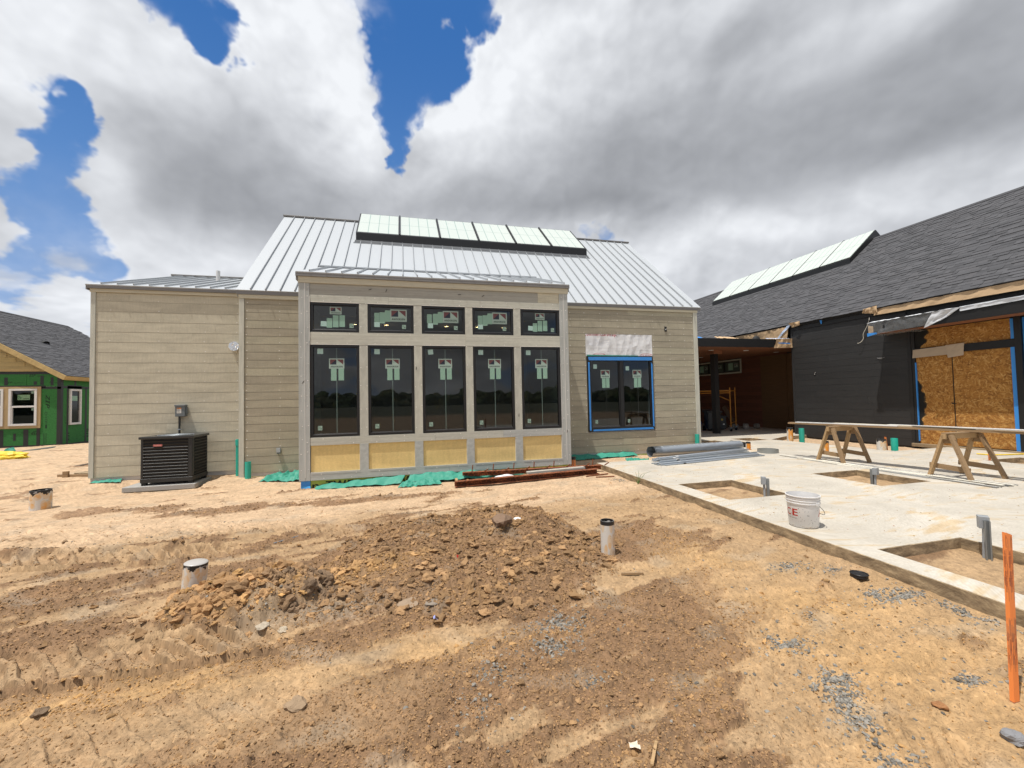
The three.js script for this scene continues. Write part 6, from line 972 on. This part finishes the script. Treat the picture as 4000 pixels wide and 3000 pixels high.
// --- stakes, lids, litter
{
  const orangeTex = canvas(64, 512, (c) => { const r = rng(4); c.fillStyle = '#f7954f'; c.fillRect(0, 0, 64, 512); for (let i = 0; i < 90; i++) { c.fillStyle = r() < 0.5 ? 'rgba(176,120,90,0.35)' : 'rgba(120,60,40,0.3)'; const y = r() < 0.55 ? r() * 170 : 240 + r() * 120; c.fillRect(r() * 64, y, 3 + r() * 20, 6 + r() * 40); } c.fillStyle = '#a5745c'; c.fillRect(0, 478, 64, 34); });
  const stake = (label, x, z, y0, y1, w, d, lean) => { const t = thing('orange_stake', label, 'stake', [x, y0, z], 'orange survey stakes'); const g = new THREE.BoxGeometry(w, y1 - y0 + 0.06, d, 1, 8, 1); const p = g.attributes.position; for (let i = 0; i < p.count; i++) if (p.getY(i) > (y1 - y0) / 2 && p.getX(i) > 0) p.setY(i, p.getY(i) - w * 0.35); g.computeVertexNormals(); const o = part(t, 'stake_shaft', g, std([0.95, 0.9, 0.85], 0.75, { map: orangeTex }), x + lean * (y1 - y0) / 2, (y0 + y1) / 2 - 0.03, z); o.rotation.z = -lean; };
  stake('tall orange survey stake at the right edge of the dirt', 3.11, -1.58, groundY(3.11, -1.58), 0.95, 0.042, 0.018, 0.02); stake('small orange stake between white and teal pipes by the charcoal wall', 12.08, -8.28, 0.1, 0.54, 0.05, 0.02, -0.1); stake('small orange stake before the strand board', 12.12, -6.32, 0.1, 0.57, 0.045, 0.02, -0.04);
  const lid = thing('black_lid', 'black plastic lid on the dirt below the slab edge', 'lid', onG(3.87, -2.93)); part(lid, 'disc', new THREE.CylinderGeometry(0.062, 0.066, 0.024, 30), M.black, 3.87, groundY(3.87, -2.93) + 0.02, -2.93); part(lid, 'rim', new THREE.TorusGeometry(0.063, 0.006, 6, 30).rotateX(Math.PI / 2), M.black, 3.87, groundY(3.87, -2.93) + 0.032, -2.93);
  const scrap = (name, label, cat, x, z, w, d, m, amp, seed, turn = 0) => { const y = groundY(x, z) + 0.012, c = Math.cos(turn), s = Math.sin(turn), q = (a, b) => [x + a * c - b * s, y + 0.01, z + a * s + b * c]; single(name, label, cat, sheet(q(-w / 2, d / 2), q(w / 2, d / 2), q(w / 2, -d / 2), q(-w / 2, -d / 2), 10, 10, amp, seed, 12, 0.6), m); };
  scrap('paper_scrap', 'white cup lid half buried in the dirt heap', 'litter', 1.29, -4.95, 0.08, 0.07, std([0.75, 0.75, 0.75], 0.5, { side: THREE.DoubleSide }), 0.02, 71); scrap('wrapper', 'blue and white wrapper below the dirt heap', 'litter', 0.22, -3.33, 0.055, 0.045, std([0.3, 0.33, 0.62], 0.4, { side: THREE.DoubleSide }), 0.03, 72); scrap('red_scrap', 'red scrap in the front of the dirt heap', 'litter', 0.5, -4.2, 0.05, 0.06, std([0.5, 0.03, 0.02], 0.5, { side: THREE.DoubleSide }), 0.03, 73); scrap('paper_scrap', 'cream paper scrap near the bottom edge of the dirt', 'litter', 1.04, -1.87, 0.05, 0.055, std([0.72, 0.62, 0.48], 0.7, { side: THREE.DoubleSide }), 0.02, 74, 0.4);
  const stick = (label, a, b, w, m) => { const t = thing('wood_stick', label, 'stick', onG(a[0], a[1])); part(t, 'shaft', bar([a[0], groundY(...a) + 0.012, a[1]], [b[0], groundY(...b) + 0.016, b[1]], w, w * 0.6), m); };
  stick('pale wood splinter at the bottom edge of the dirt', [1.05, -1.74], [1.15, -1.86], 0.014, M.pine); stick('dark wood offcut right of the dirt heap', [1.98, -3.72], [2.16, -3.62], 0.03, M.oldPine);
  const rodt = thing('metal_rod', 'thin silver rod lying left of the dirt heap', 'rod', onG(-1.5, -5.7)); part(rodt, 'bar', rod([-1.54, groundY(-1.54, -5.69) + 0.014, -5.69], [-1.26, groundY(-1.26, -6.0) + 0.016, -6.0], 0.007, 7), M.galv);
  for (const [x, z, s, l] of [[1.2, -8.62, 0.9, 'short wood offcut on the sand left of the rusty beams'], [1.02, -8.8, 1.6, 'second wood offcut leaning at the bay foot']]) { const t = thing('wood_offcut', l, 'offcut', onG(x, z)); const o = part(t, 'block', ubox(0.14, 0.03, 0.05), wood([0.5, 0.33, 0.16]), x, groundY(x, z) + 0.03, z); o.rotation.set(0.1, s, 0.25); }
  // left of the wing: form boards, stake, plank, yellow bag, hose
  const fb = thing('form_board', 'wood form board left of the tan wing corner', 'board', [-7.2, 0.02, -12.2]); part(fb, 'plank', bar([-7.85, 0.09, -12.25], [-6.5, 0.10, -11.75], 0.04, 0.16), M.oldPine); part(fb, 'footing_strip', bar([-7.5, 0.16, -12.5], [-6.4, 0.17, -11.95], 0.4, 0.04), M.concreteSide); part(fb, 'stake_block', ubox(0.1, 0.26, 0.06), M.oldPine, -7.62, 0.12, -12.12);
  const lp = thing('dark_plank', 'dark warped plank on the dirt before the green house', 'plank', [-8.9, 0.05, -14.2]); part(lp, 'plank', bar([-9.05, 0.06, -13.6], [-8.2, 0.2, -15.2], 0.2, 0.03), wood([0.10, 0.07, 0.045]));
  single('yellow_bag', 'yellow plastic bag at the left edge before the green house', 'bag', (() => { const g = new THREE.IcosahedronGeometry(0.42, 5), p = g.attributes.position; for (let i = 0; i < p.count; i++) { const x = p.getX(i), y = p.getY(i), z = p.getZ(i), k = 1 + 0.3 * noise3(x * 4, y * 4, z * 4) + 0.14 * noise3(x * 11, y * 11, z * 11); p.setXYZ(i, x * k * 1.6, Math.max(-0.14, y * k * 0.45), z * k * 0.8); } g.computeVertexNormals(); return g; })(), std([0.74, 0.55, 0.05], 0.55), [-12.25, 0.2, -16.9]);
  const hs = new THREE.CatmullRomCurve3([[-14.2, 0.12, -18.3], [-13.6, 0.12, -18.5], [-13.4, 0.14, -19.2], [-13.3, 0.16, -20.2], [-13.5, 0.13, -20.9]].map((q) => new THREE.Vector3(...q))); const ho = thing('curved_board', 'bent dark strip on the ground before the green house', 'strip', [-13.5, 0.1, -19.5]); part(ho, 'strip', new THREE.TubeGeometry(hs, 30, 0.07, 6).scale(1, 1, 1), std([0.14, 0.14, 0.12], 0.6));
  const gp = thing('plastic_scrap', 'dark green scrap standing by the bent strip', 'litter', [-13.9, 0.1, -19.3]); part(gp, 'flap', sheet([-14.0, 0.12, -19.3], [-13.6, 0.12, -19.35], [-13.75, 0.34, -19.4], [-13.95, 0.30, -19.35], 8, 8, 0.04, 76, 5), M.tarp);
  const cb = new THREE.CatmullRomCurve3([[12.9, 0.215, -6.95], [12.95, 0.215, -6.75], [13.15, 0.215, -6.66], [13.5, 0.215, -6.6], [13.9, 0.215, -6.5]].map((q) => new THREE.Vector3(...q))); const cd = thing('extension_cord', 'yellow extension cord by the blue taped post', 'cord', [13.2, 0.2, -6.7]); part(cd, 'cable', new THREE.TubeGeometry(cb, 30, 0.014, 6), std([0.8, 0.55, 0.03], 0.5));
}
// --- under the porch: bins, scaffold, stored boards
{
  const bin = (label, x, z, turn, sc) => {
    const t = thing('trash_bin', label, 'trash bin', [x, SLAB, z], 'plastic trash bins under the porch'); t.rotation.y = turn; t.scale.setScalar(sc);
    const put = (n, g, m, px, py, pz) => { const o = shade(new THREE.Mesh(g, m)); o.name = n; o.position.set(px, py, pz); t.add(o); return o; };
    const g = new THREE.CylinderGeometry(0.40, 0.33, 0.72, 4, 1, true).rotateY(Math.PI / 4); put('tub', new RoundedBoxGeometry(0.52, 0.74, 0.5, 2, 0.04), M.binPlastic, 0, 0.43, 0); put('rim', new RoundedBoxGeometry(0.62, 0.07, 0.6, 2, 0.025), M.binPlastic, 0, 0.80, 0); put('handle', rod([-0.28, 0.86, -0.33], [0.28, 0.86, -0.33], 0.02, 8), M.binPlastic, 0, 0, 0);
    for (const s of [-1, 1]) put('wheel', new THREE.CylinderGeometry(0.1, 0.1, 0.06, 18).rotateZ(Math.PI / 2), M.blackMatte, s * 0.25, 0.1, -0.24); put('sticker', new THREE.PlaneGeometry(0.1, 0.08), M.white, 0.1, 0.35, 0.252); put('emblem', new THREE.CircleGeometry(0.07, 5), std([0.5, 0.36, 0.06], 0.6), 0.0, 0.62, 0.252);
  };
  bin('dark wheeled trash bin before the porch post', 12.55, -15.25, -0.35, 1.0); bin('dark trash bin half hidden behind the first bin', 13.15, -15.5, -0.3, 0.72);
  const s = thing('scaffold_frame', 'yellow rolling scaffold under the porch', 'scaffold', [12.9, SLAB, -14.9]);
  const leg = (x, z) => { part(s, 'upright', rod([x, 0.36, z], [x, 2.0, z], 0.022, 10), M.scaffold); const w = partGroup(s, 'caster', [x, 0.2, z]); part(w, 'wheel', new THREE.CylinderGeometry(0.062, 0.062, 0.035, 18).rotateZ(Math.PI / 2), M.blackMatte, x, 0.262, z); part(w, 'fork', moved(ubox(0.06, 0.1, 0.05), 0, 0, 0), M.steel, x, 0.33, z); };
  leg(12.9, -14.6); leg(13.6, -15.1); leg(11.1, -16.2); leg(11.8, -16.7);
  part(s, 'side_rail', rod([12.9, 1.86, -14.6], [11.1, 1.86, -16.2], 0.03, 8), M.scaffold); part(s, 'side_rail', rod([12.9, 1.78, -14.6], [11.1, 1.78, -16.2], 0.02, 8), M.scaffold); part(s, 'side_rail', rod([13.6, 1.86, -15.1], [11.8, 1.86, -16.7], 0.025, 8), M.scaffold); part(s, 'brace', rod([12.9, 1.45, -14.6], [12.4, 1.78, -15.05], 0.016, 8), M.scaffold);
  for (const y of [0.55, 1.86]) part(s, 'cross_rung', rod([12.9, y, -14.6], [13.6, y, -15.1], 0.018, 8), M.scaffold); part(s, 'work_deck', bar([13.2, 1.89, -14.9], [11.4, 1.89, -16.5], 0.5, 0.03), M.oldPine);
  single('blue_bag', 'blue tarp bundle left of the trash bins under the porch', 'tarp', (() => { const g = new THREE.IcosahedronGeometry(0.36, 4), p = g.attributes.position; for (let i = 0; i < p.count; i++) { const x = p.getX(i), y = p.getY(i), z = p.getZ(i), k = 1 + 0.4 * noise3(x * 4, y * 4, z * 4); p.setXYZ(i, x * k, y * k * 0.95, z * k); } g.computeVertexNormals(); return g; })(), M.tarpBlue, [12.05, 0.48, -15.9]);
  for (const [x, z, dx, dz, l] of [[13.45, -15.9, 0.5, -0.6, 'dark board leaning behind the yellow scaffold'], [13.7, -15.7, 0.55, -0.5, 'second dark board leaning behind the yellow scaffold']]) { const t = thing('leaning_board', l, 'board', [x, SLAB, z]); part(t, 'plank', bar([x + dx, SLAB + 0.02, z + dz * 0.2], [x - 0.1, 1.18, z - 0.1], 0.2, 0.03, [0, 0, 1]), wood([0.13, 0.08, 0.045])); }
  for (let i = 0; i < 4; i++) { const x = 14.0 + i * 0.28, z = -15.6 + (i % 2) * 0.3, t = thing('scrap_roll', ['roll of grey flashing on the porch floor', 'second roll of flashing on the porch floor', 'third roll of flashing against the brown wall', 'last roll of flashing nearest the plywood'][i], 'roll', [x, SLAB, z]); part(t, 'roll', new THREE.CylinderGeometry(0.11, 0.11, 0.16, 20).rotateZ(Math.PI / 2).rotateY(i), std([0.22, 0.2, 0.18], 0.7), x, SLAB + 0.11, z); part(t, 'core', new THREE.CylinderGeometry(0.04, 0.04, 0.165, 14).rotateZ(Math.PI / 2).rotateY(i), std([0.4, 0.36, 0.3], 0.7), x, SLAB + 0.11, z); }
  const mt = thing('rolled_mat', 'black rolled rubber mat at the edge of the slab', 'mat', [9.3, SLAB, -10.3]); part(mt, 'roll', new THREE.CylinderGeometry(0.075, 0.075, 0.5, 18).rotateX(Math.PI / 2), M.blackMatte, 9.35, SLAB + 0.076, -10.35); part(mt, 'flap', sheet([8.7, SLAB + 0.012, -10.1], [9.35, SLAB + 0.012, -10.1], [9.35, SLAB + 0.012, -10.6], [8.7, SLAB + 0.012, -10.8], 10, 10, 0.008, 77), std([0.05, 0.05, 0.05], 0.7, { side: THREE.DoubleSide }));
}
console.log('objects done');
// ---------------------------------------------------------------- loose soil: crumbs, clods, gravel
function stone(seed, flat, rough = 0.5, detail = 1) {
  const g = new THREE.IcosahedronGeometry(1, detail), p = g.attributes.position;
  for (let i = 0; i < p.count; i++) { const x = p.getX(i), y = p.getY(i), z = p.getZ(i), k = 1 + rough * noise3(x * 1.1 + seed * 5, y * 1.1, z * 1.1) + rough * 0.4 * noise3(x * 2.7, y * 2.7 + seed, z * 2.7); p.setXYZ(i, x * k, y * k * flat, z * k); }
  g.computeVertexNormals(); return g;
}
function scatter(name, label, category, geos, list, mat) {      // list: [x, y, z, size, r, g, b]
  const rand = rng(name.length * 31 + list.length), per = geos.map(() => []), m = new THREE.Matrix4(), q = new THREE.Quaternion(), e = new THREE.Euler(), c = new THREE.Color();
  list.forEach((s, i) => per[i % geos.length].push(s));
  per.forEach((l, k) => {
    const im = shade(new THREE.InstancedMesh(geos[k], mat, l.length)); im.name = numbered(name); im.userData = { kind: 'stuff', label, category };
    l.forEach(([x, y, z, s, r, g, b], i) => { e.set((rand() - 0.5) * 0.8, rand() * 6.28, (rand() - 0.5) * 0.8); q.setFromEuler(e); const a = 0.75 + rand() * 0.5; m.compose(new THREE.Vector3(x, y, z), q, new THREE.Vector3(s * a, s * (0.8 + rand() * 0.4), s * (2 - a) * 0.95)); im.setMatrixAt(i, m); im.setColorAt(i, c.setRGB(r, g, b)); });
    scene.add(im);
  });
}
{
  const r = rng(91), crumbs = [], clods = [], gravel = [], free = (x, z) => x < slabEdge(z) - 0.03 && !(z < -9.0 && x > -2.05 && x < 3.75) && !(z < -10.45) && !(x < -4.1 && x > -5.6 && z < -10.05);
  const tone = (s, k) => { const v = (0.7 + r() * 0.7) * k, o = clamp(s.orange) * 0.8, p = s.pale; return [mix(mix(0.275, 0.46, o), 0.46, p) * v, mix(mix(0.165, 0.265, o), 0.315, p) * v, mix(mix(0.080, 0.095, o), 0.19, p) * v]; };
  // sampled evenly over the picture's ground: more of the near soil, less of the far
  for (let i = 0; i < 300000; i++) {
    const t = R(-48 + r() * 122), d = 1.25 * Math.pow(9.5 / 1.25, Math.pow(r(), 0.8)), x = d * Math.sin(t), z = -d * Math.cos(t);
    if (!free(x, z)) continue;
    const s = soilAt(x, z), loose = s.clod, big = r();
    if (big < 0.05 * loose * (1 - smooth(0.05, 0.3, Math.max(s.heap2, s.heap)) * 0.7) + 0.0015) { const size = (0.0045 + 0.021 * Math.pow(r(), 4.6)) * (0.6 + d * 0.09); clods.push([x, s.h + size * 0.2, z, size, ...tone(s, 0.95)]); }
    else if (big < 0.05 + 0.62 * loose) { const size = (0.0022 + 0.0060 * Math.pow(r(), 2.2)) * (0.55 + d * 0.13); crumbs.push([x, s.h + size * 0.3, z, size, ...tone(s, 1.0)]); }
  }
  // finer soil with scattered blocky clods on the two spoil piles
  for (let i = 0; i < 16000; i++) { const a = r() * 6.283, q = Math.sqrt(r()) * 1.05, x = 0.75 + Math.cos(a) * q * 1.6, z = -4.75 + Math.sin(a) * q * 1.5; if (!free(x, z)) continue; const s = soilAt(x, z); if (s.heap < 0.03) continue; const size = 0.004 + 0.010 * Math.pow(r(), 2.2) + 0.045 * Math.pow(r(), 20); clods.push([x, s.h + size * 0.15, z, size, ...tone(s, 0.72 + r() * 0.4)]); }
  for (let i = 0; i < 420; i++) { const a = r() * 6.283, q = Math.sqrt(r()), x = -1.25 + Math.cos(a) * q * 0.95, z = -4.05 + Math.sin(a) * q * 0.52, s = soilAt(x, z), size = 0.006 + 0.04 * Math.pow(r(), 5); clods.push([x, s.h + size * 0.15, z, size, ...tone(s, 1.0)]); }
  // craggy lumps of yellow clay in the small heap, darker topsoil on its right
  const clay = []; for (let i = 0; i < 240; i++) { const a = r() * 6.283, q = Math.sqrt(r()), x = -1.28 + Math.cos(a) * q * 0.72, z = -4.08 + Math.sin(a) * q * 0.36, s = soilAt(x, z), size = 0.016 + 0.066 * Math.pow(r(), 3.2), dk = smooth(-1.3, -0.8, x + (r() - 0.5) * 0.5), v = 0.75 + r() * 0.5; clay.push([x, s.h - size * 0.12, z, size, mix(0.37, 0.19, dk) * v, mix(0.215, 0.125, dk) * v, mix(0.098, 0.075, dk) * v]); }
  scatter('clay_lumps', 'craggy lumps of yellow and brown clay in the small heap', 'clay', [stone(41, 0.7, 0.9, 2), stone(42, 0.6, 1.0, 2), stone(43, 0.8, 0.8, 2)], clay, std([1, 1, 1], 0.97, { bumpMap: withRepeat(texBump, 1, 1), bumpScale: 0.006 }));
  // grey crushed stone in patches
  const P = [[1.12, -3.05, 0.26, 0.16, 330], [0.92, -2.78, 0.20, 0.13, 260], [3.5, -3.3, 0.22, 0.09, 120], [3.85, -3.15, 0.12, 0.06, 70], [3.67, -2.67, 0.10, 0.07, 110], [3.84, -2.58, 0.22, 0.07, 260], [4.0, -2.3, 0.10, 0.35, 200], [2.46, -2.36, 0.14, 0.12, 260], [2.42, -2.0, 0.15, 0.1, 260], [2.33, -1.88, 0.13, 0.08, 180], [2.25, -1.74, 0.1, 0.13, 130], [3.1, -1.75, 0.1, 0.06, 90], [2.15, -1.5, 0.12, 0.1, 90], [0.5, -2.62, 0.22, 0.22, 130], [0.35, -2.35, 0.2, 0.2, 80], [1.08, -2.38, 0.09, 0.06, 40], [2.9, -2.6, 0.5, 0.6, 130], [1.5, -2.4, 0.9, 0.6, 160], [2.2, -1.7, 0.7, 0.5, 220], [3.4, -2.2, 0.5, 0.5, 160], [-3.2, -6.6, 0.9, 0.3, 160], [-0.7, -3.8, 0.35, 0.12, 110], [4.05, -7.6, 0.15, 0.3, 90], [-0.9, -8.75, 0.5, 0.12, 140], [-6.8, -11.5, 0.5, 0.3, 80], [0.6, -3.9, 0.9, 0.6, 90]];
  const gauss = () => { const u = r(), a = -Math.log(1 - u * 0.985) * 0.62; return r() < 0.5 ? a : -a; };
  for (const [cx, cz, rx, rz, n] of P) for (let i = 0; i < n * (rx < 0.3 ? 1.5 : 0.9); i++) { const g0 = rx < 0.3 ? 0.62 : 1, x = cx + gauss() * rx * g0, z = cz + gauss() * rz * g0; if (!free(x, z)) continue; const y = groundY(x, z), size = 0.0035 + 0.0105 * Math.pow(r(), 2.6), v = 0.09 + r() * 0.19; gravel.push([x, y + size * 0.08, z, size, v * 1.08, v, v * 0.87]); }
  const dirtMat = std([1, 1, 1], 0.97), rockMat = std([1, 1, 1], 0.85);
  scatter('soil_crumbs', 'small crumbs of dry soil strewn over the yard', 'soil', [stone(1, 0.75, 0.6, 0), stone(2, 0.6, 0.6, 0), stone(3, 0.85, 0.5, 0)], crumbs, dirtMat);
  scatter('soil_clods', 'broken clods of brown soil on and around the heaps', 'soil', [stone(4, 0.6, 0.95), stone(5, 0.5, 1.05), stone(6, 0.75, 0.85, 0), stone(7, 0.42, 0.9)], clods, dirtMat);
  scatter('gravel', 'grey crushed stone lying in patches on the dirt', 'gravel', [stone(8, 0.6, 0.7, 0), stone(9, 0.7, 0.7, 1), stone(10, 0.55, 0.6, 0)], gravel, rockMat);
  console.log('crumbs', crumbs.length, 'clods', clods.length, 'gravel', gravel.length);
  // dirt and stones tracked on to the slab
  const bits = []; for (let i = 0; i < 2600; i++) { const x = 4.3 + Math.pow(r(), 1.4) * 8, z = -9 + r() * 7.6; if (POCKETS.some(([a, b, c, d]) => x > a - 0.03 && x < b + 0.03 && z > c - 0.03 && z < d + 0.03) || (x > 8.4 && z < -9) || x < slabEdge(z) + 0.02) continue; const size = 0.002 + 0.008 * Math.pow(r(), 5); bits.push([x, SLAB + size * 0.3, z, size, 0.30 + r() * 0.15, 0.2 + r() * 0.1, 0.1 + r() * 0.08]); }
  scatter('slab_crumbs', 'crumbs of tan dirt trodden over the concrete slab', 'soil', [stone(11, 0.5, 0.6, 0), stone(12, 0.4, 0.6, 0)], bits, dirtMat);
  // stones one can point to
  const rock = (label, x, z, s, c, flat, seed, turn = 0) => { const o = single('rock', label, 'rock', stone(seed, flat, 0.55, 2), std(c, 0.9, { bumpMap: withRepeat(texBump, 1, 1), bumpScale: 0.004 }), [x, groundY(x, z) + s * flat * 0.35, z]); o.scale.setScalar(s); o.rotation.y = turn; };
  rock('grey rock at the lower right corner of the dirt', 2.79, -1.43, 0.042, [0.22, 0.22, 0.23], 0.8, 21); rock('grey flat rock at the bottom edge right of centre', 2.02, -1.44, 0.045, [0.26, 0.26, 0.26], 0.5, 22, 0.4); rock('smooth brown flat stone before the dirt heap', 0.02, -3.62, 0.075, [0.30, 0.22, 0.15], 0.22, 23, 0.5); rock('grey brown slab stone next to the flat stone', 0.2, -3.56, 0.065, [0.24, 0.2, 0.16], 0.3, 24, 1.0); rock('round brown stone in the lower left dirt', -0.61, -3.1 + 0.45, 0.055, [0.30, 0.21, 0.13], 0.6, 25); rock('pale grey block below the clay heap', -1.05, -3.62, 0.045, [0.40, 0.34, 0.26], 0.45, 26, 0.3); rock('second pale grey block below the clay heap', -0.9, -3.58, 0.04, [0.42, 0.35, 0.26], 0.5, 27, 1.2); rock('large brown clod on the back of the dirt heap', 1.05, -4.72, 0.10, [0.20, 0.13, 0.085], 0.75, 28, 2.0); rock('rusty red stone near the orange stake', 2.72, -1.68, 0.03, [0.32, 0.15, 0.06], 0.5, 29);
  rock('dark clod left of the wheel track in the lower left', -1.95, -2.95, 0.035, [0.17, 0.115, 0.07], 0.5, 30);
}
// a tuft of grass at the slab edge
{
  const g = [], r = rng(6); for (let i = 0; i < 9; i++) { const a = r() * 6.28, l = 0.12 + r() * 0.16, s = 0.3 + r() * 0.8; g.push(rod([0, 0, 0], [Math.cos(a) * l * s * 0.5, l * 0.7, Math.sin(a) * l * s * 0.5], 0.004, 4, 0.003), rod([Math.cos(a) * l * s * 0.5, l * 0.7, Math.sin(a) * l * s * 0.5], [Math.cos(a) * l * s, l * 0.85, Math.sin(a) * l * s], 0.003, 4, 0.0008)); }
  single('grass_tuft', 'thin green grass tuft against the slab edge', 'grass', merge(g), std([0.09, 0.16, 0.04], 0.8), [4.18, groundY(4.18, -7.1), -7.1]);
}
// the wooded skyline behind the photographer, mirrored in the panes
{
  const r = rng(44), leaf = new THREE.IcosahedronGeometry(1, 0), m = new THREE.Matrix4(), list = [];
  for (let i = 0; i < 1500; i++) { const t = R(95 + r() * 170), d = 120 + r() * 20, x = Math.sin(t) * d, z = -Math.cos(t) * d, hgt = 2.6 + 2.0 * noise2(t * 9, 2) + 2 * noise2(t * 30, 5); list.push([x, r() * Math.max(2, hgt), z, 1.2 + r() * 1.6, 0.035 + r() * 0.03, 0.05 + r() * 0.03, 0.02]); }
  scatter('distant_woods', 'far belt of dark trees behind the viewer mirrored in the windows', 'woods', [stone(31, 0.8, 0.6, 1), stone(32, 0.7, 0.7, 1)], list, std([1, 1, 1], 0.9));
}
console.log('dirt done');
renderer.render(scene, camera);
